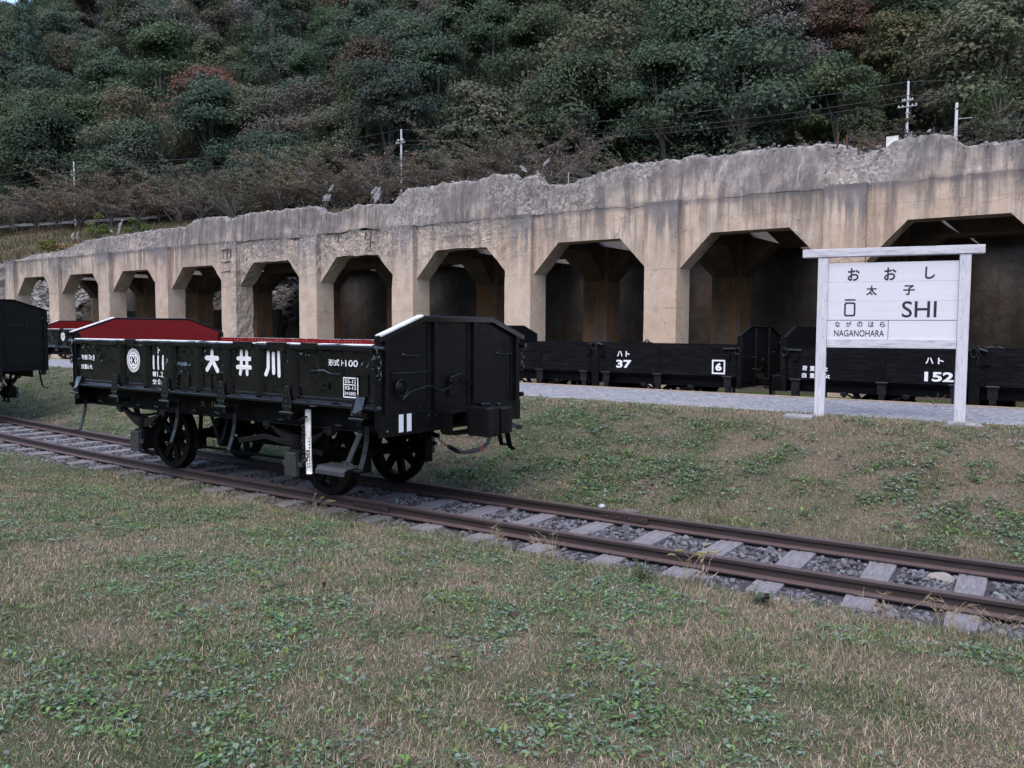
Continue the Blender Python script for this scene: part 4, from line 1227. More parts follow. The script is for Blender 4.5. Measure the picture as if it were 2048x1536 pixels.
        # small corner latch with hanging chain
        for e in (-1, 1):
            m_ = MB(); m_.box(min(e * 2.932, e * 2.984), max(e * 2.932, e * 2.984), min(s * (Wd - .04), s * (Wd + .028)), max(s * (Wd - .04), s * (Wd + .028)), .9, 1.835); m_.build('corner_post', M_MATTE, t, bevel=.004)
            m_ = MB(); m_.tube([(e * 2.9, s * (Wd + .03), 1.725), (e * 3.09, s * (Wd + .03), 1.73)], .03, 10)
            m_.torus((e * 2.98, s * (Wd + .075), 1.68), .04, .007, (1, 0, 0), (0, 0, 1), 12, 5, 1.5)
            lt = m_.build('corner_latch', M_GLOSS, t); m_ = MB()
            chain(m_, (e * 3.03, s * (Wd + .05), 1.62), 4, .022, .006)
            m_.torus((e * 3.0, s * (Wd + .06), 1.50), .03, .006, (1, 0, 0), (0, 0, 1), 12, 5, 1.6)
            m_.build('chain', M_GLOSS, lt)
            m_ = MB(); m_.tube([(e * 3.0, s * (Wd + .03), 1.13), (e * 3.0, s * (Wd + .09), 1.13)], .03, 8); m_.build('pivot_pin', M_GLOSS, t)
        # sole bar
        m_ = MB(); ys = 1.02
        m_.box(-2.98, 2.98, min(s * ys, s * (ys - .012)), max(s * ys, s * (ys - .012)), .86, 1.085)
        m_.box(-2.98, 2.98, min(s * (ys + .001), s * (ys + .055)), max(s * (ys + .001), s * (ys + .055)), .845, .861)
        m_.box(-2.98, 2.98, min(s * (ys + .001), s * (ys + .055)), max(s * (ys + .001), s * (ys + .055)), 1.072, 1.086)
        sb = m_.build('sole_bar', M_MATTE, t, bevel=.003)
        m_ = MB()
        for x in (-2.5, -1.55, -1.12, -.3, .18, 1.36, 1.80, 2.3):
            a = random.Random(int(x * 100)).uniform(-.06, .06)
            m_.tube([(x, s * 1.1, .97), (x, s * 1.1, .90)], .008, 6); m_.tube([(x - .05, s * 1.1, .90 - a * .3), (x + .05, s * 1.1, .90 + a * .3)], .012, 6)
        m_.build('pin_handles', M_GREYBK, sb)
        # panel details
        m_ = MB()
        def frame(x0, x1, z0, z1, w=.012):
            for a in ((x0, x1, z1 - w, z1), (x0, x1, z0, z0 + w), (x0, x0 + w, z0 + w, z1 - w), (x1 - w, x1, z0 + w, z1 - w)):
                m_.box(a[0], a[1], min(s * (Wd + .008), s * (Wd + .022)), max(s * (Wd + .008), s * (Wd + .022)), a[2], a[3])
        frame(-.5, -.25, 1.19, 1.355); frame(.19, .39, 1.19, 1.39); frame(2.66, 2.83, 1.24, 1.46); frame(2.15, 2.25, 1.29, 1.36, .02)
        m_.tube([(1.97, s * (Wd + .03), 1.45), (2.0, s * (Wd + .035), 1.478), (2.22, s * (Wd + .035), 1.478), (2.3, s * (Wd + .03), 1.455), (2.44, s * (Wd + .02), 1.45)], .008, 6)
        m_.build('label_holder', M_GLOSS, pan)
        if s < 0 and lettering is not None:
            tf = lambda u, v: (u, -(Wd + .007 + float(dent(np.array([-u]), np.array([v]))[0])), v)
            e_ = MB(); cu, cv = -1.50, 1.495
            def ring(r0, r1, n=40):
                V = []
                for k in range(n):
                    a = 2 * PI * k / n; V += [tf(cu + r0 * math.cos(a), cv + r0 * math.sin(a)), tf(cu + r1 * math.cos(a), cv + r1 * math.sin(a))]
                e_.add(V, [(2 * k, 2 * ((k + 1) % n), 2 * ((k + 1) % n) + 1, 2 * k + 1) for k in range(n)])
            ring(.155, .139); ring(.131, .120); ring(.112, .088)
            R = .092
            def pol(a, r=R): return (cu + r * math.cos(math.radians(a)), cv + r * math.sin(math.radians(a)))
            ln = [[pol(90), pol(90, .03)], [pol(270), pol(270, .03)], [pol(0), pol(0, .03)], [pol(180), pol(180, .03)]]
            ln += [[pol(45), pol(135)], [pol(225), pol(315)], [pol(55), pol(305)], [pol(125), pol(235)]]
            ln += [[pol(45), pol(0, .03)], [pol(135), pol(180, .03)], [pol(225), pol(180, .03)], [pol(315), pol(0, .03)], [pol(58, .09), pol(90, .035)], [pol(122, .09), pol(90, .035)], [pol(238, .09), pol(270, .035)], [pol(302, .09), pol(270, .035)]]
            strokes(e_, ln, .015, tf, cap=2)
            e_.build('emblem', M_WHITE, pan, recalc=False)
            if lettering:
                m_ = MB()
                for sx, h in ((-1.03, .165), (-.925, .165), (-.82, .165)):
                    strokes(m_, [[(sx, 1.40), (sx - .004, 1.48), (sx, 1.40 + h)]], .034, tf, cap=2)
                strokes(m_, [[(-.925, 1.60), (-.925, 1.68)], [(-.925, 1.655), (-.89, 1.635)]], .018, tf, cap=2)
                for tx, u, v, h, w in (('荷', -2.82, 1.475, .066, .07), ('重', -2.74, 1.475, .066, .07), ('10t', -2.655, 1.475, .07, .115), ('8', -2.525, 1.485, .06, .05), ('自', -2.83, 1.345, .066, .06), ('重', -2.755, 1.345, .066, .07), ('6.4t', -2.675, 1.345, .07, .14),
                                       ('積', -1.06, 1.300, .066, .085), ('1.2', -.955, 1.300, .066, .135), ('空', -1.06, 1.205, .062, .085), ('0.6', -.945, 1.205, .066, .145),
                                       ('形式', 2.24, 1.535, .072, .165), ('ト', 2.435, 1.54, .06, .04), ('100', 2.495, 1.535, .068, .185)):
                    if tx in ('荷', '積', '空', '形式'): m_.build('lettering', M_WHITE, pan, recalc=False); m_ = MB()
                    put_text(m_, tx, tf, u, v, h, w, .022 if len(tx) < 3 else .012)
                m_.add([tf(u, v) for u, v in ((-2.525, 1.468), (-2.475, 1.468), (-2.475, 1.476), (-2.525, 1.476))], [(0, 1, 2, 3)])
                m_.build('lettering', M_WHITE, pan, recalc=False); m_ = MB(); w = .062
                strokes(m_, [[(.105, 1.565), (.315, 1.565)]], .058, tf); strokes(m_, [[(.21, 1.655), (.205, 1.53), (.105, 1.425)], [(.215, 1.54), (.315, 1.42)]], .058, tf)
                m_.build('lettering', M_WHITE, pan, recalc=False); m_ = MB()
                strokes(m_, [[(.71, 1.575), (.93, 1.575)], [(.70, 1.475), (.94, 1.475)], [(.775, 1.66), (.77, 1.48), (.745, 1.40)], [(.87, 1.66), (.87, 1.40)]], .05, tf)
                m_.build('lettering', M_WHITE, pan, recalc=False); m_ = MB()
                strokes(m_, [[(1.255, 1.66), (1.25, 1.48), (1.215, 1.41)], [(1.345, 1.64), (1.345, 1.43)], [(1.44, 1.66), (1.44, 1.405)]], .052, tf)
                m_.build('lettering', M_WHITE, pan, recalc=False)
                m_ = MB(); py = -(Wd + .016)
                pf = lambda u, v: (u, py - .0015, v)
                m_.box(2.47, 2.69, py, -(Wd + .006), 1.215, 1.425, 1)
                for a in ((2.47, 2.69, 1.413, 1.425), (2.47, 2.69, 1.215, 1.227), (2.47, 2.482, 1.227, 1.413), (2.678, 2.69, 1.227, 1.413), (2.482, 2.678, 1.345, 1.355)):
                    m_.add([pf(a[0], a[2]), pf(a[1], a[2]), pf(a[1], a[3]), pf(a[0], a[3])], [(0, 1, 2, 3)])
                put_text(m_, '55-12', pf, 2.495, 1.365, .038, .17, .02); put_text(m_, '52-12', pf, 2.495, 1.30, .036, .17, .02); put_text(m_, '新金谷車両区', pf, 2.49, 1.24, .038, .18, .012)
                m_.build('date_plate', [M_WHITE, M_GLOSS], pan, recalc=False)
                sf = lambda u, v: (u, -1.0225, v)
                m_ = MB()
                for tx, u in (('大', -.28), ('井', -.06), ('川', .17)): put_text(m_, tx, sf, u, .95, .085, .095, .0)
                strokes(m_, [[(2.60, .97), (2.60, 1.03), (2.635, 1.035)]], .014, sf)
                m_.build('sole_bar_lettering', M_GOLD, sb, recalc=False)
    # end plates
    HX = [(-1.205, .83), (1.205, .83), (1.205, 1.84), (.605, 2.045), (-.605, 2.045), (-1.205, 1.84)]
    for e in (-1, 1):
        m_ = MB(); n = 6
        m_.prism(HX, lambda u, v, d: (e * d, u, v), 2.985, 3.0)
        ep = m_.build('end_plate', M_ENDPL, t)
        m_ = MB(); m_.prism([(-1.15, 1.125), (1.15, 1.125), (1.15, 1.85), (.60, 2.036), (-.60, 2.036), (-1.15, 1.85)], lambda u, v, d: (e * d, u, v), 2.972, 2.984)
        m_.build('red_lining', M_RED, ep)
        m_ = MB()
        for (a, b) in (((-1.23, 1.845), (-.605, 2.055)), ((-.6, 2.056), (.6, 2.056)), ((.605, 2.055), (1.23, 1.845))):
            m_.bar((e * 3.012, a[0], a[1]), (e * 3.012, b[0], b[1]), .075, .018, (0, 0, 1))
            m_.bar((e * 3.046, a[0], a[1] - .028), (e * 3.046, b[0], b[1] - .028), .01, .055, (0, 0, 1))
        m_.build('edge_angle', M_GLOSS, ep, bevel=.004)
        m_ = MB(); m_.bar((e * 3.012, -1.232, 1.857), (e * 3.012, -.603, 2.068), .078, .010, (0, 0, 1)); m_.bar((e * 3.053, -1.232, 1.850), (e * 3.053, -.603, 2.061), .003, .012, (0, 0, 1)); m_.build('pale_edge', M_WHBAR, ep)  # pale strip along the left slope of the end cap
        for y, ztop_ in ((-.41, 2.0), (.26, 2.0), (1.075, 1.84), (-1.15, 1.84)):
            m_ = MB(); w = .055 if abs(y) < .9 else .045
            m_.box(min(e * 3.001, e * 3.05), max(e * 3.001, e * 3.05), y - w * .2, y + w * 1.0, 1.07, ztop_)
            m_.box(min(e * 3.001, e * 3.012), max(e * 3.001, e * 3.012), y - w * 1.5, y - w * .2, 1.07, ztop_)
            for z in np.arange(1.13, ztop_ - .03, .085): m_.rivet((e * 3.012, y - w * .85, z), .010, (e, 0, 0))
            m_.build('end_rib', M_ENDPL, ep, bevel=.004)
        m_ = MB(); m_.box(min(e * 3.001, e * 3.016), max(e * 3.001, e * 3.016), -1.2, 1.2, .835, 1.065)
        for y in np.arange(-1.1, 1.15, .125):
            m_.rivet((e * 3.001, y, 1.10 + (.02 if int(y * 8) % 2 else 0)), .012, (e, 0, 0))
        for y in (-.48, -.36): 
            for z in (1.0, 1.1): m_.rivet((e * 3.016, y, z), .016, (e, 0, 0))
        m_.rivet((e * 3.016, -1.1, .88), .03, (e, 0, 0))
        bb = m_.build('buffer_beam', M_ENDPL, ep, bevel=.003)
        if e > 0 and lettering:
            m_ = MB(); 
            for y0, y1 in ((-.945, -.875), (-.825, -.755)): m_.add([(3.0185, y0, .865), (3.0185, y1, .868), (3.0185, y1, 1.05), (3.0185, y0, 1.05)], [(0, 1, 2, 3)])
            m_.build('end_lettering', M_WHITE, bb, recalc=False)
        m_ = MB(); x = e * 3.06
        P = [(-.93, 1.2), (-.83, 1.27), (-.56, 1.325), (-.50, 1.325), (-.37, 1.26), (-.31, 1.26), (-.14, 1.31), (-.13, 1.325), (-.19, 1.38), (-.17, 1.40), (-.01, 1.43), (.02, 1.42), (.23, 1.29)]
        m_.tube([(x, y, z) for y, z in P], .0095, 7)
        m_.build('uncoupling_lever', M_GREYBK, ep, smooth=True)
        m_ = MB(); m_.lathe([(0, .0), (.075, .0), (.075, .03), (.03, .05), (0, .05)], (e * 3.0, -.92, 1.33), 'x', 14) if e > 0 else m_.lathe([(0, -.05), (.03, -.05), (.075, -.03), (.075, 0), (0, 0)], (e * 3.0, -.92, 1.33), 'x', 14)
        m_.torus((e * 3.05, -.93, 1.32), .085, .012, (0, 1, 0), (0, 0, 1), 14, 5)
        m_.build('lever_pivot', M_ENDPL, ep, bevel=.004)
        m_ = MB(); m_.box(min(e * 3.001, e * 3.03), max(e * 3.001, e * 3.03), -.16, .0, 1.2, 1.4); m_.build('lever_bracket', M_ENDPL, ep, bevel=.004)
        m_ = MB(); m_.box(min(e * 3.001, e * 3.04), max(e * 3.001, e * 3.04), -.38, -.34, 1.52, 1.66); m_.build('lamp_iron', M_ENDPL, ep, bevel=.004)
        m_ = MB()
        for a, b, z in ((-1.05, -.55, 1.475), (-.86, -.66, 1.65), (.73, .98, 1.635)):
            m_.tube([(e * 3.0, a, z), (e * 3.045, a, z), (e * 3.05, a + .03, z), (e * 3.05, b - .03, z), (e * 3.045, b, z), (e * 3.0, b, z)], .009, 7)
        m_.rivet((e * 3.0, -.85, 1.65), .03, (e, 0, 0)); m_.rivet((e * 3.0, .74, 1.635), .025, (e, 0, 0))
        m_.tube([(e * 3.03, .86, 1.78), (e * 3.04, .93, 1.74), (e * 3.04, .96, 1.66)], .009, 7)
        m_.build('grab_handle', M_GREYBK, ep)
        coupler(t, e, 3.0)
        m_ = MB(); m_.box(min(e * 3.0, e * 3.2), max(e * 3.0, e * 3.2), -.28, .22, 1.015, 1.035); m_.box(min(e * 3.0, e * 3.2), max(e * 3.0, e * 3.2), -.26, .2, .78, .80)
        m_.box(min(e * 3.0, e * 3.16), max(e * 3.0, e * 3.16), -.28, -.25, .80, 1.015); m_.build('draw_pocket', M_ENDPL, t, bevel=.004)
        # brake hose
        X = e * 3.2
        P = [(e * 3.0, .30, .80), (e * 3.12, .32, .82), (e * 3.2, .33, .80), (X, .35, .72), (X, .31, .64), (X, .2, .595), (X, .05, .575), (X, -.12, .585), (X, -.22, .61), (X, -.33, .655)]
        m_ = MB(); m_.tube(P, [.016, .018, .021, .021, .021, .021, .021, .021, .025, .019], 10); hs = m_.build('brake_hose', M_RUBBER, t, smooth=True)
        m_ = MB(); m_.tube([(X, .22, .603), (X, .2, .595), (X, .13, .584)], .0225, 10); m_.build('red_band', M_REDBAND, hs, smooth=True)
        m_ = MB(); m_.tube([(X, -.2, .60), (X, -.33, .655), (X, -.37, .675)], .025, 8); chain(m_, (X, -.38, .67), 5, .014, .004, d=(-.3 * e, -.5, .5)); m_.build('hose_coupling', M_WHEEL, hs)
        m_ = MB(); m_.strip([(e * 3.05, .52, .93), (e * 3.2, .58, .88), (e * 3.3, .72, .80), (e * 3.32, .80, .78)], .05, .012, (0, .5, 1)); m_.build('foot_lever', M_GREYBK, t)
        m_ = MB(); m_.strip([(e * 2.93, 1.0, .82), (e * 2.93, 1.05, .66), (e * 2.93, 1.10, .5), (e * 2.93, 1.17, .45)], .07, .018, (1, 0, 0)); m_.build('end_stop', M_MATTE, t, bevel=.003)
    # floor, headstock, cross members
    m_ = MB(); m_.box(-2.984, 2.984, -1.15, 1.15, 1.088, 1.12); m_.build('floor', M_RED, t)
    m_ = MB()
    for x in (-2.2, -.8, .8, 2.2): m_.box(x - .05, x + .05, -1.0, 1.0, .87, 1.085)
    for y in (-.3, .3): m_.box(-2.98, 2.98, y - .04, y + .04, .872, 1.083)
    m_.build('cross_member', M_MATTE, t)
    running_gear(t, 1.57)
    # brake rigging
    m_ = MB(); m_.tube([(-.45, .25, .56), (.45, .25, .56)], .19, 20); m_.build('air_tank', M_MATTE, t, bevel=.03)
    m_ = MB(); m_.lathe([(0, -.3), (.14, -.3), (.14, .05), (.06, .12), (.02, .4), (0, .4)], (.7, -.2, .62), 'x', 16); m_.build('brake_cylinder', M_MATTE, t)
    for s in (-1, 1):
        m_ = MB(); m_.strip([(.42, -.98 * -s, .575), (.90, -.98 * -s, .665), (.96, -.98 * -s, .665), (1.5, -.98 * -s, .60), (1.9, -.98 * -s, .55)], .018, .06, (0, 1, 0)); m_.build('brake_lever_arm', M_GREYBK, t, bevel=.004)
        m_ = MB()
        m_.bar((-.2, .93 * s, .86), (-.03, .93 * s, .5), .05, .018, (0, 1, 0)); m_.bar((.17, .93 * s, .86), (.0, .93 * s, .5), .05, .018, (0, 1, 0)); m_.box(-.06, .03, .90 * s - .02, .90 * s + .02, .46, .53)
        m_.build('brake_hanger', M_MATTE, t)
    m_ = MB(); m_.tube([(-.015, -.95, .5), (-.015, .95, .5)], .03, 10)
    for s in (-1, 1):
        for xx in (-1.05, 1.05, -2.08, 2.08): m_.box(xx - .05, xx + .05, .52 * s - .06, .52 * s + .06, .3, .56); m_.bar((xx, .52 * s, .5), (xx * .96, .52 * s, .87), .05, .03, (0, 1, 0))
        m_.bar((-2.0, .3 * s, .44), (2.0, .3 * s, .47), .04, .05)
        m_.bar((-1.2, .52 * s, .33), (1.2, .52 * s, .33), .03, .03)
    m_.build('brake_rigging', M_MATTE, t)
    # white hand brake lever with hole guide and chain, near side only
    m_ = MB(); x0, x1 = 1.85, 1.93
    m_.strip([(x0, -1.13, 1.05), (x0 + .02, -1.15, .8), (x1 - .02, -1.18, .5), (x1, -1.19, .375), (x1 + .03, -1.22, .365)], .085, .014, (1, 0, .1))
    bl = m_.build('brake_lever', M_WHBAR, t, bevel=.002)
    m_ = MB()
    for k in range(10):
        for q in (0, 1):
            if q == 1 and k < 4: continue
            z = .74 - k * .033 - q * .012; u = (1.05 - z) / .675; x = x0 + (x1 - x0) * u + (.018 if q == 0 else -.018)
            yy = -1.13 - .06 * u - .0115
            m_.lathe([(0, -.002), (.0085, -.002), (.0085, .003)], (x, yy, z), 'y', 8)
    m_.build('holes', M_INK, bl)
    m_ = MB(); chain(m_, (x0 - .02, -1.185, .86), 9, .016, .0055); m_.tube([(x0 - .1, -1.17, .93), (x0 + .03, -1.18, .975)], .012, 6)
    for q in range(4): m_.torus((x0 - .03 + .02 * q, -1.19, .47 + .03 * q), .045, .004, (1, 0, .2 * q), (0, 0, 1), 12, 4)
    m_.build('lever_chain', M_GREYBK, bl)
    # step board
    m_ = MB(); m_.strip([(2.36, -1.06, .485), (2.36, -1.25, .475), (2.36, -1.285, .445), (2.36, -1.29, .405)], .43, .02, (1, 0, 0)); st = m_.build('step', M_AXLE, t, bevel=.003)
    m_ = MB(); m_.strip([(2.585, -1.05, .86), (2.46, -1.12, .53), (2.52, -1.12, .48)], .02, .06, (0, 1, 0)); m_.strip([(2.46, -1.12, .53), (2.38, -1.12, .48)], .02, .04, (0, 1, 0)); m_.build('step_hanger', M_AXLE, st, bevel=.002)
    return t

def wood_wagon(name, label, center, HL=3.15, Wd=1.15, zb=1.06, zt=1.665, zc=1.84, zp=2.045, ze=.84, scale_y=1.0, mid=True):
    t = thing(name, label, 'wagon', center)
    for s in (-1, 1):
        m_ = MB(); n = 3; h = (zt - zb) / n
        for k in range(n):
            m_.box(-HL + .04, HL - .04, min(s * (Wd - .05), s * (Wd + .002 * (k % 2))), max(s * (Wd - .05), s * (Wd + .002 * (k % 2))), zb + k * h + .006, zb + (k + 1) * h - .006)
        pan = m_.build('side_panel', M_PLANK, t, bevel=.004)
        for x in (-2.95, -1.45, -.17, .15, 1.45, 2.95):
            m_ = MB()
            m_.box(x - .03, x + .03, min(s * (Wd + .004), s * (Wd + .016)), max(s * (Wd + .004), s * (Wd + .016)), zb + .02, zt - .01)
            for z in np.arange(zb + .06, zt - .03, .1): m_.rivet((x, s * (Wd + .016), z), .012, (0, s, 0))
            if abs(x) < .3 or abs(x) > 2: m_.box(x - .05, x + .05, min(s * (Wd + .01), s * (Wd + .06)), max(s * (Wd + .01), s * (Wd + .06)), zt - .25, zt - .17)
            m_.build('strap', M_MATTE, pan, bevel=.003)
        for x in (-2.95, -1.45, -.3, .25, 1.45, 2.95):
            m_ = MB(); m_.tube([(x - .1, s * (Wd + .05), zb + .005), (x + .1, s * (Wd + .05), zb + .005)], .025, 8); m_.box(x - .075, x + .075, min(s * (Wd - .03), s * (Wd + .04)), max(s * (Wd - .03), s * (Wd + .04)), zb - .2, zb - .01)
            m_.box(x - .05, x + .05, min(s * (Wd - .05), s * (Wd + .03)), max(s * (Wd - .05), s * (Wd + .03)), zb - .32, zb - .202)
            m_.build('hinge', M_GREYBK, t, bevel=.006)
        m_ = MB(); m_.box(-.1, .06, min(s * (Wd - .03), s * (Wd + .03)), max(s * (Wd - .03), s * (Wd + .03)), .70, zb + .3)
        m_.box(-.08, .04, min(s * (Wd + .005), s * (Wd + .02)), max(s * (Wd + .005), s * (Wd + .02)), zb + .302, zt); m_.build('centre_post', M_MATTE, t, bevel=.006)
        m_ = MB()
        for q in (-.17, .15): m_.tube([(q, s * (Wd + .03), zt - .02), (q * .2, s * (Wd + .05), zt + .02)], .022, 8)
        m_.torus((-.04, s * (Wd + .07), zt - .04), .05, .01, (1, 0, 0), (0, 0, 1), 12, 5, 1.6); chain(m_, (.03, s * (Wd + .06), zt - .03), 4, .022, .006); m_.torus((.0, s * (Wd + .04), zt + .03), .04, .012, (1, 0, 0), (0, 0, 1), 10, 5)
        m_.build('latch_chain', M_GREYBK, t)
        for e in (-1, 1):
            m_ = MB(); m_.tube([(e * (HL - .3), s * (Wd + .03), zt - .06), (e * (HL + .02), s * (Wd + .03), zt - .05)], .02, 8)
            m_.torus((e * HL, s * (Wd + .07), zt - .09), .055, .012, (1, 0, 0), (0, 0, 1), 12, 5, 1.2); chain(m_, (e * (HL + .03), s * (Wd + .05), zt - .18), 4, .022, .006)
            m_.tube([(e * (HL + .02), s * Wd, zt + .1), (e * (HL + .05), s * (Wd - .1), zt + .02)], .015, 6)
            m_.build('corner_latch', M_GREYBK, t)
        m_ = MB(); m_.box(-HL, HL, min(s * .98, s * 1.0), max(s * .98, s * 1.0), .84, zb - .02); m_.build('sole_bar', M_MATTE, t)
    We = Wd + .035
    HX = [(-We, ze), (We, ze), (We, zc), (We * .5, zp), (-We * .5, zp), (-We, zc)]
    for e in (-1, 1):
        m_ = MB(); m_.prism(HX, lambda u, v, d: (e * d, u, v), HL - .02, HL); ep = m_.build('end_plate', M_PLANK if mid else M_MATTE, t, bevel=.003)
        m_ = MB()
        for a, b in ((HX[5], HX[4]), (HX[4], HX[3]), (HX[3], HX[2])):
            m_.bar((e * (HL + .012), a[0], a[1] + .004), (e * (HL + .012), b[0], b[1] + .004), .06, .014, (0, 0, 1))
        for y in (-We + .05, -.38, .38, We - .05):
            zz = zc if abs(y) > 1 else zp - .03
            m_.box(min(e * (HL + .002), e * (HL + .06)), max(e * (HL + .002), e * (HL + .06)), y - .035, y + .035, ze, zz)
            for z in np.arange(ze + .1, zz - .05, .12): m_.rivet((e * (HL + .06), y, z), .013, (e, 0, 0))
        m_.build('end_rib', M_MATTE, ep, bevel=.004)
        m_ = MB(); m_.box(min(e * (HL + .001), e * (HL + .02)), max(e * (HL + .001), e * (HL + .02)), -.34, .34, ze + .01, ze + .26)
        for q in (-1, 1): m_.box(min(e * (HL + .001), e * (HL + .012)), max(e * (HL + .001), e * (HL + .012)), q * .42 if q > 0 else -We + .09, We - .09 if q > 0 else -.42, ze + .1, ze + .115)
        m_.build('buffer_beam', M_MATTE, ep, bevel=.004)
        m_ = MB(); z0 = ze + .42
        m_.tube([(e * (HL + .09), y * (1 if e > 0 else -1), z0 + z) for y, z in ((-.95, .1), (-.7, -.05), (-.5, -.05), (-.2, -.09), (-.08, -.02), (-.15, .1), (0, .14), (.3, .02))], .011, 6); m_.build('uncoupling_lever', M_GREYBK, ep)
        m_ = MB()
        for y, z in ((.55, zc - .32), (-.6, zc - .4)): m_.tube([(e * HL, y, z), (e * (HL + .05), y, z), (e * (HL + .05), y + .2, z), (e * HL, y + .2, z)], .009, 6)
        m_.tube([(e * (HL + .04), .85, zc - .2), (e * (HL + .05), .9, zc - .3)], .012, 6)
        m_.build('grab_handle', M_GREYBK, ep)
        coupler(t, e, HL, .93)
        m_ = MB(); X = e * (HL + .2); m_.tube([(e * HL, .3, .8), (X, .33, .79), (X, .33, .68), (X, .2, .6), (X, 0, .58), (X, -.2, .62)], .026, 8); m_.build('brake_hose', M_RUBBER, t, smooth=True)
        for s in (-1, 1):
            m_ = MB(); m_.strip([(e * (HL - .12), s * (We - .14), ze), (e * (HL - .12), s * (We - .12), ze - .2), (e * (HL - .12), s * (We - .08), ze - .36), (e * (HL - .12), s * (We + .02), ze - .40)], .06, .018, (1, 0, 0)); m_.build('end_stop', M_MATTE, t)
    m_ = MB(); m_.box(-HL + .03, HL - .03, -Wd + .055, Wd - .055, zb - .04, zb - .005); m_.build('floor', M_PLANK, t)
    running_gear(t, 1.6)
    m_ = MB(); m_.tube([(-.45, .2, .6), (.45, .2, .6)], .18, 16); m_.tube([(0, -.9, .5), (0, .9, .5)], .03, 8); m_.build('air_tank', M_MATTE, t)
    return t

W1 = steel_wagon('freight_wagon', 'glossy black dented steel wagon with red inside and white writing on the near track', (-2.18, 0, 0))
# the same kind of wagon far left on the platform track
def find(root, nm): return [c for c in root.children_recursive if c.name.split('.')[0] == nm]
W2 = copy_tree(W1)
for o in [c for c in W2.children_recursive if c.name.split('.')[0] in ('lettering', 'date_plate', 'sole_bar_lettering', 'end_lettering')]:
    bpy.data.objects.remove(o)
W2.location = (-23.75, 9.69, -.02); W2.scale = (1, 1, 1.05)
tag(W2, 'black wagon with red inside and round white emblem on the platform track at far left', 'wagon')
W3 = wood_wagon('freight_wagon', 'black plank sided open wagon numbered 37 on the platform track', (-2.38, 9.69, -.05))
W4 = copy_tree(W3); W4.location = (4.83, 9.69, -.05)
tag(W4, 'black plank sided open wagon numbered 152 behind the station sign', 'wagon')
for w_, items in ((W3, (('ハ', .50, 1.405, .115, .125, .03), ('ト', .70, 1.405, .115, .10, .03), ('37', .48, 1.165, .17, .36, .035), ('6', 2.685, 1.175, .155, .13, .05))),
                  (W4, (('荷', -2.84, 1.235, .09, .09, .02), ('重', -2.70, 1.235, .09, .09, .02), ('10t', -2.54, 1.235, .09, .16, .02), ('自', -2.84, 1.105, .09, .08, .02), ('重', -2.70, 1.105, .09, .09, .02), ('5.6t', -2.54, 1.105, .09, .2, .02),
                        ('ハ', -.77, 1.42, .105, .12, .03), ('ト', -.58, 1.42, .105, .09, .03), ('152', -.78, 1.12, .165, .45, .035)))):
    pan = [c for c in w_.children if c.name.split('.')[0] == 'side_panel'][0]
    m_ = MB(); wf = lambda u, v: (u, -1.1555, v)
    for tx, u, v, h, w, b in items:
        if tx in ('自', 'ハ', '6', '37', '152') and m_.v: m_.build('lettering', M_WHITE, pan, recalc=False); m_ = MB()
        put_text(m_, tx, wf, u, v, h, w, b)
    if w_ is W3:
        for a in ((2.615, 2.885, 1.36, 1.39), (2.615, 2.885, 1.11, 1.14), (2.615, 2.645, 1.14, 1.36), (2.855, 2.885, 1.14, 1.36)):
            m_.add([wf(a[0], a[2]), wf(a[1], a[2]), wf(a[1], a[3]), wf(a[0], a[3])], [(0, 1, 2, 3)])
    m_.build('lettering', M_WHITE, pan, recalc=False)
W5 = wood_wagon('freight_wagon', 'tall dull black wagon end cut off by the left picture edge', (-15.35, .75, 0), HL=3.1, Wd=1.27, zb=1.2, zt=2.06, zc=2.27, zp=2.48, ze=.98, mid=False)
W5.rotation_euler = (0, 0, -.10)

# ------------------------------------------------------------------ trees
def cards(rng, P, Nrm, L, W, col):
    """leaf clump cards: bent pointed quads, centre P, normal Nrm"""
    n = len(P)
    r = rng.normal(0, 1, (n, 3)); s = np.cross(Nrm, r); s /= np.linalg.norm(s, axis=1)[:, None] + 1e-9
    t = np.cross(Nrm, s)
    L_, W_ = L[:, None] / 2, W[:, None] / 2
    V = np.stack([P - t * L_, P + s * W_ + Nrm * W_ * .25 - t * L_ * .15, P + t * L_ - Nrm * L_ * .25, P - s * W_ + Nrm * W_ * .25 + t * L_ * .1], 1)
    F = np.array([(0, 1, 2), (0, 2, 3)])[None] + (np.arange(n) * 4)[:, None, None]
    return V.reshape(-1, 3), F.reshape(-1, 3), np.repeat(col, 4, 0)

def unit(rng, n):
    d = rng.normal(0, 1, (n, 3)); return d / np.linalg.norm(d, axis=1)[:, None]

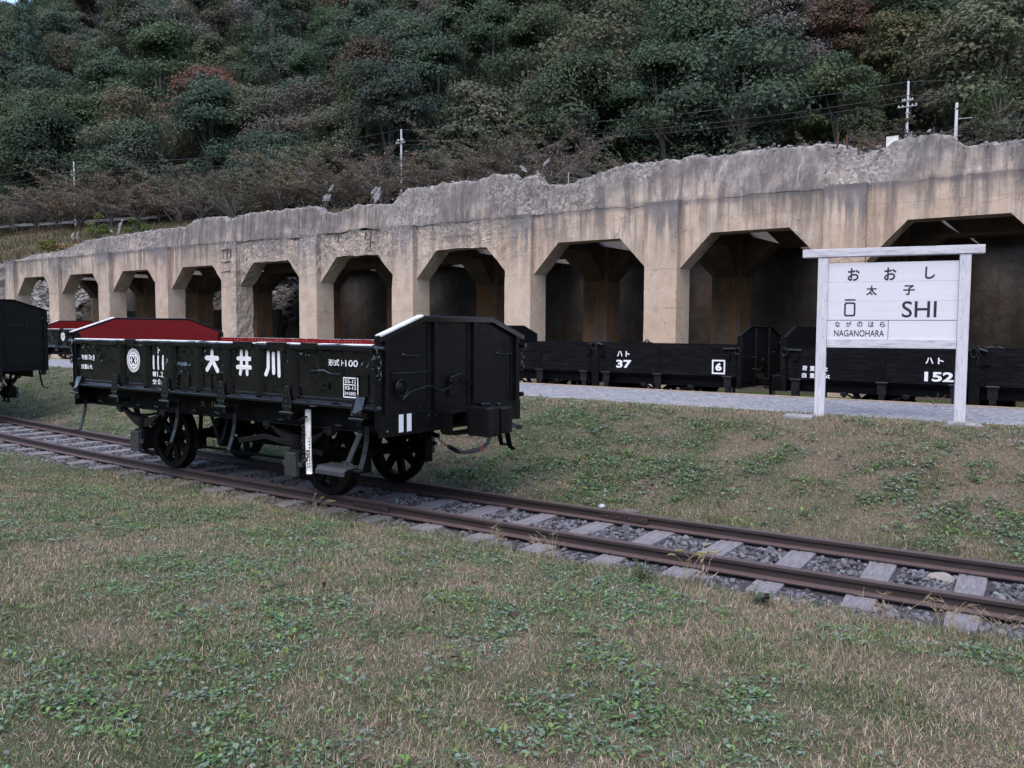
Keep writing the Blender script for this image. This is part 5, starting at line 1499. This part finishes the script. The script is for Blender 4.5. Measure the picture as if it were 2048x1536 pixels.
def broad_tree(seed, H, R, n=5200, low=.28, lobes=22, size=.28, droop=0):
    rng = np.random.default_rng(seed)
    parts = []; limbs = []
    for k in range(lobes):
        d = unit(rng, 1)[0]; d[2] = abs(d[2]) * 1.25 - .45 if rng.uniform() < .75 else d[2]
        rr_ = rng.uniform(.45, .78)
        c = np.array([d[0] * R * rr_, d[1] * R * rr_, H * (low + (1 - low) * .5) + d[2] * H * (1 - low) * .42])
        lr = R * rng.uniform(.24, .42)
        if c[2] < H * low: c[2] = H * low + lr * .4
        m = int(n / lobes * rng.uniform(.7, 1.3))
        u = unit(rng, m); u[:, 2] = np.where(u[:, 2] < -.35, -u[:, 2] * .6, u[:, 2])
        u /= np.linalg.norm(u, axis=1)[:, None]
        sq = np.array([1.12, 1.12, .78])
        rad = lr * rng.uniform(.55, 1.08, (m, 1)) * (1 + .35 * (fbm(u * 2.2 + k * 7, seed, 2)[:, None] - .5) * 2)
        P = c + u * rad * sq
        Nn = u * 1.0 + rng.normal(0, .36, (m, 3)) + np.array([0, 0, .25]); Nn /= np.linalg.norm(Nn, axis=1)[:, None]
        L = size * rng.uniform(.55, 1.35, m); W = L * rng.uniform(.45, .8, m)
        base = np.array([1, 1, 1.0]) * rng.uniform(.78, 1.22) * np.array([1 + rng.normal(0, .07), 1, 1 + rng.normal(0, .06)])
        col = base * rng.uniform(.75, 1.25, (m, 1)) * (1 + rng.normal(0, .06, (m, 3)))
        parts.append(cards(rng, P, Nn, L, W, np.clip(col, .1, 2.2)))
        limbs.append(c)
    V, F, c = join(parts)
    crown = raw_mesh('crown', V, F, M_LEAF, c, smooth=False)
    m_ = MB(); top = H * .72
    m_.tube([(0, 0, -1.0), (.05 * R, 0, H * .2), (-.03 * R, .04 * R, H * .45), (0, 0, top)], [R * .06, R * .048, R * .034, R * .012], 8)
    for q in limbs[:10]:
        b = H * rng.uniform(.22, .5); m_.tube([(0, 0, b), (q[0] * .5, q[1] * .5, b + (q[2] - b) * .6), tuple(q)], [R * .025, R * .016, R * .007], 5)
    trunk = m_.build('trunk', M_BARK)
    tm = trunk.data; bpy.data.objects.remove(trunk)
    return crown, tm

def cone_tree(seed, H, R, n=6000, size=.34):
    rng = np.random.default_rng(seed); parts = []
    lv = 16
    for k in range(lv):
        t = k / (lv - 1); z = H * (.1 + .88 * t); r = R * (1 - t) ** .75 * rng.uniform(.8, 1.15) + .35
        m = int(n / lv * (1.6 - 1.2 * t)); a = rng.uniform(0, 2 * PI, m); q = np.sqrt(rng.uniform(.15, 1.0, m)) * r
        lob = 1 + .35 * np.sin(a * rng.integers(3, 6) + rng.uniform(0, 6))
        P = np.stack([np.cos(a) * q * lob, np.sin(a) * q * lob, z - q * .55 + rng.normal(0, H * .016, m)], 1)
        Nn = np.stack([np.cos(a) * .8, np.sin(a) * .8, 0 * a + .6], 1) + rng.normal(0, .45, (m, 3)); Nn /= np.linalg.norm(Nn, axis=1)[:, None]
        L = size * rng.uniform(.6, 1.3, m); col = np.ones((m, 3)) * rng.uniform(.6, 1.4, (m, 1)) * rng.uniform(.85, 1.15)
        parts.append(cards(rng, P, Nn, L, L * rng.uniform(.4, .7, m), np.clip(col, .1, 2)))
    V, F, c = join(parts); crown = raw_mesh('crown', V, F, M_LEAF, c)
    m_ = MB(); m_.tube([(0, 0, -1), (0, 0, H * .5), (0, 0, H * .96)], [R * .1, R * .06, .03], 8); o = m_.build('trunk', M_BARK); tm = o.data; bpy.data.objects.remove(o)
    return crown, tm

def cherry_tree(seed, H, R, n=12000, size=.21, nb=22):
    """bare-ish spreading cherry: layered ascending branches, fine twigs, thin orange brown leaves at the ends"""
    rng = np.random.default_rng(seed); parts = []; m_ = MB(); tw = MB()
    m_.tube([(0, 0, -.6), (.05, .03, H * .16), (0, 0, H * .3)], [.16, .13, .1], 7)
    for k in range(nb):
        a = 2 * PI * k / nb * 2.4 + rng.uniform(-.3, .3); ln = R * rng.uniform(.55, 1.05); z0 = H * rng.uniform(.06, .3); z1 = H * rng.uniform(.2, .98) * (1 - .3 * ln / R) + H * .14
        d = np.array([math.cos(a), math.sin(a), 0.])
        p0 = np.array([0, 0, z0]); p1 = d * ln * .45 + np.array([0, 0, z0 + (z1 - z0) * .65]); p2 = d * ln + np.array([0, 0, z1])
        m_.tube([p0, p1, p2], [.06, .035, .012], 5)
        for q in range(13):
            u = rng.uniform(.25, 1); b = p0 * (1 - u) ** 2 + 2 * p1 * u * (1 - u) + p2 * u * u
            aa = a + rng.choice([-1, 1]) * rng.uniform(.3, 1.2); e = b + np.array([math.cos(aa), math.sin(aa), rng.uniform(.12, .55)]) * rng.uniform(.4, 1.0) * R * .3
            tw.tube([b, (b + e) / 2 + np.array([0, 0, .05]), e], [.017, .012, .006], 3, cap=False)
            for w in range(4):
                v = rng.uniform(.2, 1); bb = b + (e - b) * v; ee = bb + rng.normal(0, .28, 3) * np.array([1, 1, .4]) + np.array([0, 0, .15]); tw.tube([bb, ee], [.009, .004], 3, cap=False)
            m = int(n / (nb * 13)); v = rng.uniform(.25, 1.08, m)[:, None]
            P = b + (e - b) * v + rng.normal(0, .16, (m, 3)) * np.array([1, 1, .4]); Nn = rng.normal(0, .5, (m, 3)) + np.array([0, 0, .8]); Nn /= np.linalg.norm(Nn, axis=1)[:, None]
            L = size * rng.uniform(.6, 1.3, m); f = np.clip((P[:, 2:3] / H - .25) * 1.4, .35, 1.15)
            col = np.ones((m, 3)) * rng.uniform(.6, 1.35, (m, 1)) * (1 + rng.normal(0, .06, (m, 3)))
            keep = rng.uniform(0, 1, m) < f[:, 0]
            parts.append(cards(rng, P[keep], Nn[keep], L[keep], L[keep] * .6, np.clip(col[keep], .1, 2)))
    V, F, c = join(parts); crown = raw_mesh('crown', V, F, M_LEAF, c)
    o = m_.build('trunk', M_TWIG); tm = o.data; bpy.data.objects.remove(o)
    o = tw.build('twigs', M_TWIG, recalc=False); wm = o.data; bpy.data.objects.remove(o)
    return crown, tm, wm

BROAD = [broad_tree(1, 12, 5.2, 15000, .10, 30), broad_tree(2, 14, 4.4, 15000, .06, 30), broad_tree(3, 11, 5.6, 16000, .12, 34), broad_tree(4, 15, 4.8, 16000, .12, 34), broad_tree(5, 10, 4.4, 13000, .08, 24), broad_tree(6, 13, 5.8, 17500, .12, 38)]
CONE = [cone_tree(7, 16, 3.4), cone_tree(8, 19, 4.4, 8000)]
CHERRY = [cherry_tree(9, 6.6, 5.2), cherry_tree(10, 7.2, 5.6), cherry_tree(12, 5.8, 4.8)]

def plant(name, label, cat, protos, loc, rz, sc, color, group=None):
    t = thing(name, label, cat, loc, rz, group); t.scale = sc
    o = link('crown', protos[0], t); o.color = (*color, 1)
    link('trunk', protos[1], t)
    if len(protos) > 2: link('twigs', protos[2], t)
    return t

def to_px(x, y, z):
    d = np.stack([x - CAMLOC.x, y - CAMLOC.y, z - CAMLOC.z], -1)
    R = np.array([rt[:], up[:], fw[:]]); q = d @ R.T
    return 1024 + 1697 * q[..., 0] / q[..., 2], 768 - 1697 * q[..., 1] / q[..., 2], q[..., 2]

# forest on the hillside: rows up the slope, jittered, only where this side of the hill is in sight
rng = np.random.default_rng(52)
KIND = {'green': ((.068, .092, .050), 'dark green broadleaf tree in the dense forest on the hillside'),
        'blue': ((.064, .088, .057), 'deep bluish green broadleaf tree in the dense forest on the hillside'),
        'olive': ((.098, .108, .068), 'olive green broadleaf tree turning dull in the hillside forest'),
        'grey': ((.125, .118, .098), 'pale grey olive tree crown among the dark hillside trees'),
        'brown': ((.125, .098, .064), 'brownish autumn tree among the green hillside trees'),
        'rust': ((.135, .08, .053), 'rusty orange autumn tree on the forested hillside')}
cand = []
s0 = np.array([.973, .230])
P0 = np.array([-56.4, 59.7])
dd = 5.5
row = 0
while dd < 175:
    step = 9.3 + dd * .02
    for sdist in np.arange(-360, 150, step):
        u = sdist + (row % 2) * step / 2 + rng.uniform(-2.4, 2.4); w = dd + rng.uniform(-1.6, 1.6)
        x = P0[0] + s0[0] * u - s0[1] * w; y = P0[1] + s0[1] * u + s0[0] * w
        cand.append((x, y, dd))
    row += 1
    dd += 8.0 + dd * .03
cand = np.array(cand)
cz = height(cand[:, 0], cand[:, 1])
px_, py_, dep = to_px(cand[:, 0], cand[:, 1], cz + 7)
px2, py2, _ = to_px(cand[:, 0], cand[:, 1], cz + 1)
ok = (dep > 5) & (px_ > -70) & (px_ < 2120) & (py2 > -45)
cand, cz, px_, py_, dep = cand[ok], cz[ok], px_[ok], py_[ok], dep[ok]
order = np.argsort(dep - .0 * px_); cand, cz, px_, py_, dep = cand[order][:292], cz[order][:292], px_[order][:292], py_[order][:292], dep[order][:292]
SPECIAL = [  # picture place of a crown, colour, kind of crown, label
    (430, 55, (.125, .10, .025), 'b', 'yellow green tree high on the hillside above the left utility pole'),
    (490, 40, (.16, .145, .14), 'b', 'pale grey leafless looking tree at the top of the hillside'),
    (560, 130, (.055, .085, .055), 'c', 'tall vine covered green spire tree on the hillside left of centre'),
    (40, 240, (.055, .09, .066), 'c', 'tall feathery dark green tree at the left picture edge'),
    (690, 60, (.16, .125, .08), 'b', 'tan brown autumn tree at the upper hillside left of centre'),
    (1690, 100, (.12, .075, .052), 'b', 'broad rusty brown tree on the hillside above the white panel'),
    (1460, 130, (.11, .098, .062), 'b', 'large brown green tree leaning out of the forest right of centre'),
    (1900, 130, (.095, .095, .045), 'b', 'large yellowish olive tree behind the right utility pole')]
special = {}
for sx, sy, c, kd, lab in SPECIAL:
    j = int(np.argmin((px_ - sx) ** 2 + (py_ - sy) ** 2 + np.array([1e9 if q in special else 0 for q in range(len(px_))])))
    special[j] = (c, kd, lab)
patch = n2(cand[:, 0], cand[:, 1], .035, 131, 3)
for j in range(len(cand)):
    x, y, d_ = cand[j]; r = rng.uniform(); sc = rng.uniform(.95, 1.5)
    near = px_[j] > 1000
    if j in special:
        c, kd, lab = special[j]; col = np.array(c)
        pr = CONE[1] if kd == 'c' else BROAD[int(rng.integers(0, 6))]
        plant('conifer_tree' if kd == 'c' else 'broadleaf_tree', lab, 'tree', pr, (x, y, cz[j] - .4), rng.uniform(0, 6.3), (1.5, 1.5, 1.45) if kd == 'c' else (1.25, 1.25, 1.2), col)
        continue
    if r < .36: kk = 'green'
    elif r < .68: kk = 'blue'
    elif r < .86: kk = 'olive'
    elif r < .92: kk = 'grey'
    elif r < .958: kk = 'brown'
    elif r < .968: kk = 'rust'
    else: kk = 'olive'
    if patch[j] > .68 and kk in ('green', 'blue'): kk = 'olive'
    c, lab = KIND[kk]
    col = np.array(c) * rng.uniform(.78, 1.2) * (1 + rng.normal(0, .04, 3))
    if rng.uniform() < .07 and kk in ('green', 'blue'):
        plant('conifer_tree', 'dark green narrow conifer among the rounded hillside trees', 'tree', CONE[int(rng.integers(0, 2))], (x, y, cz[j] - .4), rng.uniform(0, 6.3), (sc, sc, sc * rng.uniform(.8, 1)), col, 'dark conifers in the hillside forest')
    else:
        plant('broadleaf_tree', lab, 'tree', BROAD[int(rng.integers(0, 6))], (x, y, cz[j] - .4), rng.uniform(0, 6.3), (sc * rng.uniform(.9, 1.15), sc * rng.uniform(.9, 1.15), sc), col, kk + ' trees of the hillside forest')
# cherry trees along the road
CH = (.175, .148, .10)
def road_pt(u, w): return P0[0] + s0[0] * u - s0[1] * w, P0[1] + s0[1] * u + s0[0] * w
spots = []
for k in range(19): spots.append((-62 + k * 4.6 + rng.uniform(-1.2, 1.2), -6.5 + rng.uniform(-2.5, 1.5), rng.uniform(.85, 1.2)))
for k in range(7): spots.append((-50 + k * 7 + rng.uniform(-2, 2), 3.2 + rng.uniform(-.6, .6), rng.uniform(1.0, 1.3)))
for u, w, s in spots:
    x, y = road_pt(u, w); f = rng.uniform(.8, 1.2)
    plant('cherry_tree', 'spreading cherry tree with thin brown autumn leaves beside the hillside road', 'tree', CHERRY[int(rng.integers(0, 3))], (x, y, float(height(x, y)) - .1), rng.uniform(0, 6.3), (s, s, s), np.array(CH) * f * (1 + rng.normal(0, .05, 3)), 'cherry trees along the road at left')
for px, py, D, s, lab in ((1830, 240, 62, .9, 'orange brown cherry tree around the foot of the right utility pole'), (1700, 268, 60, .75, 'low orange brown cherry tree left of the white panel'), (1580, 285, 62, .7, 'low brown cherry tree above the concrete wall right of centre'),
                          (1500, 295, 64, .6, 'small brown cherry tree peeping over the wall right of centre'), (1215, 335, 66, .65, 'small brown cherry tree beside the tall plume above the wall'), (1050, 345, 64, .62, 'small pointed brown cherry tree above the wall at centre'), (1290, 330, 68, .6, 'small brown cherry tree just right of the plume above the wall')):
    p = CAMLOC + D * (fw + (px - 1024) / 1697 * rt - (py - 768) / 1697 * up); z = float(height(p.x, p.y))
    hh = max(p.z - z, 1.0) / 6.0
    plant('cherry_tree', lab, 'tree', CHERRY[int(rng.integers(0, 3))], (p.x, p.y, z - .1), rng.uniform(0, 6.3), (s, s, min(max(hh, .5), 1.6)), np.array(CH) * rng.uniform(.9, 1.15))
# undergrowth hiding the forest floor
rng = np.random.default_rng(61); n = 30000
u = rng.uniform(-240, 130, n); w = 3.2 + rng.uniform(0, 1, n) ** 1.3 * 110
x = P0[0] + s0[0] * u - s0[1] * w; y = P0[1] + s0[1] * u + s0[0] * w; z = height(x, y)
a, b, dp = to_px(x, y, z + 1); k = (a > -60) & (a < 2110) & (b > -40) & (dp > 5); x, y, z = x[k], y[k], z[k]
m = len(x); rep = 4
x = np.repeat(x, rep) + rng.normal(0, .7, m * rep); y = np.repeat(y, rep) + rng.normal(0, .7, m * rep); z = np.repeat(z, rep) + rng.uniform(.0, 1.5, m * rep)
Nn = rng.normal(0, .5, (m * rep, 3)) + np.array([0, -.3, .8]); Nn /= np.linalg.norm(Nn, axis=1)[:, None]
L = rng.uniform(.3, .65, m * rep); c = np.array([.016, .022, .012]) * rng.uniform(.5, 1.5, (m * rep, 1)) * (1 + rng.normal(0, .12, (m * rep, 3)))
V, F, c = cards(rng, np.stack([x, y, z], 1), Nn, L, L * .6, np.clip(c, .005, .3))
tag(link('undergrowth', raw_mesh('undergrowth', V, F, M_HERB, c)), 'dark green undergrowth covering the forest floor', 'undergrowth', kind='stuff')
# scrub and dry grass on the slope between the structure and the road
n = 16000; x = rng.uniform(-150, 14, n); y = rng.uniform(21, 75, n); d_ = (y - yroad(x)); k = (d_ < -2.6); x, y = x[k], y[k]
a, b, dp = to_px(x, y, height(x, y) + .5); k = (a > -60) & (a < 2110) & (dp > 5); x, y = x[k], y[k]; m = len(x)
g = n2(x, y, .22, 141, 3)
rep = 5; xx = np.repeat(x, rep) + rng.normal(0, .3, m * rep); yy = np.repeat(y, rep) + rng.normal(0, .3, m * rep)
h = rng.uniform(.25, .8, m * rep); gg = np.repeat(g, rep)[:, None]
c = (np.array([.16, .125, .08]) * sstep(.45, .6, gg) + np.array([.095, .085, .048]) * (1 - sstep(.45, .6, gg))) * rng.uniform(.6, 1.4, (m * rep, 1))
V, F, c = blades(rng, np.stack([xx, yy, height(xx, yy)], 1), h, rng.uniform(.04, .09, m * rep), c, np.abs(rng.normal(.3, .3, m * rep)), rng.uniform(.1, .8, m * rep))
tag(link('slope_grass', raw_mesh('slope_grass', V, F, M_GRASS, c)), 'dry and green rough grass on the slope behind the concrete structure', 'grass', kind='stuff')
# shrubs near the left end of the structure
def shrub(px, py, Y, h, r, label, col, seed, name='shrub'):
    d = fw + (px - 1024) / 1697 * rt - (py - 768) / 1697 * up; tt = (Y - CAMLOC.y) / d.y; p = CAMLOC + d * tt
    cr = broad_tree(seed, h, r, 900, .15, 10, .16); z = float(height(p.x, p.y)) if Y > 20.6 else p.z - h * .6
    plant(name, label, 'shrub', cr, (p.x, p.y, z), 0, (1, 1, 1), col)
shrub(195, 445, 26, 2.6, 1.1, 'light green young shrub with thin stems left of the pampas plumes', (.095, .12, .035), 301)
shrub(270, 455, 27, 2.0, 1.0, 'light green bush right of the left pampas plumes', (.085, .115, .035), 302)
shrub(95, 495, 24, 1.2, .9, 'yellow green low bush behind the left end of the concrete wall', (.16, .15, .04), 303)
shrub(150, 505, 23, .9, 1.0, 'orange dry tussock bush on the left end of the wall', (.22, .13, .06), 304)
shrub(2000, 235, 45, 5.0, 2.6, 'fresh green vine bush at the right edge above the wall', (.055, .085, .03), 305)
shrub(2035, 270, 34, 2.6, 1.6, 'grey green bush at the right picture edge just above the wall', (.085, .085, .05), 306)
# ------------------------------------------------------------------ pampas plumes
def pampas(px, py, Y, label, n, h, seed, spread=.35):
    d = fw + (px - 1024) / 1697 * rt - (py - 768) / 1697 * up; tt = (Y - CAMLOC.y) / d.y; p = CAMLOC + d * tt
    t = thing('pampas_grass', label, 'pampas grass', (p.x, p.y, p.z - h)); r = np.random.default_rng(seed)
    sm = MB(); Vp, Fp, cp, b0 = [], [], [], 0
    for k in range(n):
        a = r.uniform(-.5, 1.0) if r.uniform() < .8 else r.uniform(0, 6.3); hh = h * r.uniform(.75, 1.05); l = spread * r.uniform(.2, 1)
        e = np.array([math.cos(a) * l, r.normal(0, .1), hh]); b = np.array([r.normal(0, .08), r.normal(0, .08), 0])
        sm.tube([b, b * .5 + e * np.array([.35, .35, .6]), e], [.008, .007, .005], 4)
        m = 60; v = r.uniform(0, 1, m); dr = np.array([math.cos(a + r.uniform(-.3, .3)) * .75, 0, .66])
        P = e + dr * (v[:, None] * .30) + r.normal(0, 1, (m, 3)) * (.024 * np.sin(v * PI)[:, None] + .004); Nn = unit(r, m)
        L = np.full(m, .07); q = cards(r, P, Nn, L, L * .3, np.ones((m, 3)) * np.array([.62, .6, .58]) * r.uniform(.8, 1.15, (m, 1)))
        Vp.append(q[0]); Fp.append(q[1] + b0); cp.append(q[2]); b0 += len(q[0])
    m_ = 14 + n * 3; P = r.normal(0, .12, (m_, 3)) * np.array([1, 1, 0])
    V, F, c = blades(r, P, r.uniform(.5, .85, m_) * h, np.full(m_, .02), np.array([.2, .16, .09]) * r.uniform(.7, 1.3, (m_, 1)), np.abs(r.normal(.25, .2, m_)), r.uniform(.2, .9, m_))
    link('leaves', raw_mesh('leaves', V, F, M_GRASS, c), t)
    sm.build('stems', M_STRAW, t)
    link('plumes', raw_mesh('plumes', np.concatenate(Vp), np.concatenate(Fp), M_PLUME, np.concatenate(cp)), t)
pampas(645, 385, 14.2, 'pampas grass with four white plumes on the wall top left of centre', 5, 1.5, 1)
pampas(740, 388, 13.8, 'dense white plumed pampas grass clump on the wall top left of the middle utility pole', 9, 1.5, 2)
pampas(1084, 332, 14.5, 'single tall white pampas plume above the wall at centre', 2, 1.6, 3, .12)
pampas(1060, 348, 14.3, 'short white pampas plume just left of the tall single one', 1, 1.0, 4, .1)
pampas(233, 450, 20.5, 'row of white pampas plumes above the left end of the wall', 7, 2.2, 5, .8)
pampas(140, 470, 21.5, 'small pale pampas tuft at the far left by the guardrail', 6, 1.4, 6, .8)

# ------------------------------------------------------------------ utility poles, wires, fence, guardrail, cabinet
def pole(x, y, zt, label, arms):
    z0 = float(height(x, y)) - .3
    t = thing('utility_pole', label, 'utility pole', (x, y, z0)); h = zt - z0
    m_ = MB(); m_.tube([(0, 0, 0), (0, 0, h)], [.13, .085], 14); m_.build('pole', M_POLE, t, smooth=False)
    for (dz, L) in arms:
        m_ = MB(); m_.box(-L / 2, L / 2, -.17, -.09, h - dz - .04, h - dz + .04); c = m_.build('crossarm', M_STEEL, t)
        m_ = MB()
        for q in (-L / 2 + .08, -L / 4, L / 4, L / 2 - .08): m_.lathe([(0, 0), (.03, 0), (.05, .04), (.05, .07), (.025, .11), (.035, .14), (0, .15)], (q, -.13, h - dz + .04), 'z', 8)
        m_.build('insulators', M_WHITE, c)
    for dz in (2.6, 4.0):
        m_ = MB(); m_.lathe([(.17, -.03), (.2, -.03), (.2, .03), (.17, .03)], (0, 0, h - dz), 'z', 12); m_.build('band', M_STEEL, t)
    m_ = MB(); m_.box(.15, .45, -.12, .08, h - 4.7, h - 4.2); m_.build('terminal_box', M_STEEL, t)
    return t
PL = [(-102.8, 48.6, 22.8, 'left utility pole with two crossarms standing among brown cherry trees', [(1.3, 1.1), (1.7, .9)]), (-56.5, 59.8, 22.9, 'middle utility pole rising above the concrete wall in front of the forest', [(1.2, .9), (1.45, 1.3)]), (-9.0, 70.8, 22.7, 'right utility pole with white insulators in front of the forest', [(1.6, .9), (2.1, 1.5)])]
for a in PL: pole(*a)
t = thing('concrete_post', 'plain white concrete post above the wall at the right', 'post', (-3.4, 58.6, 12.0)); m_ = MB(); m_.tube([(0, 0, 0), (0, 0, 5.5)], [.13, .095], 12); m_.build('post', M_POLE, t)
m_ = MB(); m_.bar((0, 0, 4.4), (1.0, .1, 4.4), .05, .05); m_.build('bracket', M_STEEL, t)
def wire(a, b, sag, r, label):
    pts = []
    for k in range(25):
        u = k / 24; p = Vector(a).lerp(Vector(b), u); pts.append((p.x, p.y, p.z - sag * 4 * u * (1 - u)))
    m_ = MB(); m_.tube(pts, r, 4, cap=False); o = m_.build('power_line', M_WIRE); tag(o, label, 'cable', 'overhead cables along the hillside road')
ext = [(-149.0, 37.4, 22.8)] + [p[:3] for p in PL] + [(38.5, 82.0, 22.9)]
for i in range(4):
    A, B = ext[i], ext[i + 1]
    lab = ['to the left of the left utility pole', 'between the left and middle utility poles', 'between the middle and right utility poles', 'to the right of the right utility pole'][i]
    for nm, dz, dy, r in (('topmost black overhead cable strung ', .05, 0, .035), ('black overhead crossarm cable strung ', 1.25, -.3, .03), ('black overhead crossarm cable strung ', 1.55, .45, .03), ('lowest black overhead cable strung ', 4.3, -.15, .05), ):
        wire((A[0], A[1] + dy, A[2] - dz), (B[0], B[1] + dy, B[2] - dz), 1.0, r, nm + lab)
wire((-9, 70.8, 19.4), (-20, 36, 9.0), .3, .025, 'thin slanting stay cable left of the right utility pole')
FN = thing('mesh_fence', 'thin dark wire mesh fence on posts behind the concrete wall top', 'fence', (-19, 21.3, 6.2))
xs_ = np.arange(0, 30.1, 2.6)
for x in xs_:
    m_ = MB(); m_.tube([(x, 0, 0), (x, 0, 1.85)], .022, 6); m_.build('post', M_STEEL if int(x * 10) % 3 == 0 else M_REBAR, FN)
m_ = MB()
for z in np.arange(.1, 1.8, .14): m_.tube([(0, 0, z), (31.2, 0, z)], .0035, 3, cap=False)
for x in np.arange(0, 31.2, .14): m_.tube([(x, 0, .05), (x, 0, 1.75)], .0035, 3, cap=False)
m_.build('wire_mesh', M_WIRE, FN)["kind"] = "stuff"
GR = thing('guardrail', 'white roadside guardrail far left above the end of the concrete wall', 'guardrail', (0, 0, 0)); V = []
m_ = MB(); pts = []
for u in np.arange(-95, -28, 4.0):
    x, y = road_pt(u, -3.0); pts.append((x, y, 14.75))
m_.strip([Vector(p) for p in pts], .34, .06, (0, 0, 1)); m_.build('rail', M_STEEL, GR)
for p in pts:
    m_ = MB(); m_.tube([(p[0], p[1] + .12, 13.5), (p[0], p[1] + .12, 14.95)], .07, 8); m_.build('post', M_STEEL, GR)
CB = thing('white_panel', 'white panel in a dark frame behind the wall top at the right', 'panel', (1.19, 18.8, 6.35))
m_ = MB(); m_.box(-.165, .165, -.03, .03, .45, 1.06); m_.build('panel', M_WHBAR, CB)
m_ = MB(); m_.box(-.2, -.167, -.04, .04, 0, 1.1); m_.box(.167, .2, -.04, .04, 0, 1.1); m_.box(-.166, .166, -.04, .04, 1.062, 1.1); m_.box(-.166, .166, -.04, .04, .74, .755); m_.build('frame', M_MATTE, CB)
for o in list(bpy.data.objects):
    if o.users_collection == (): bpy.data.objects.remove(o)
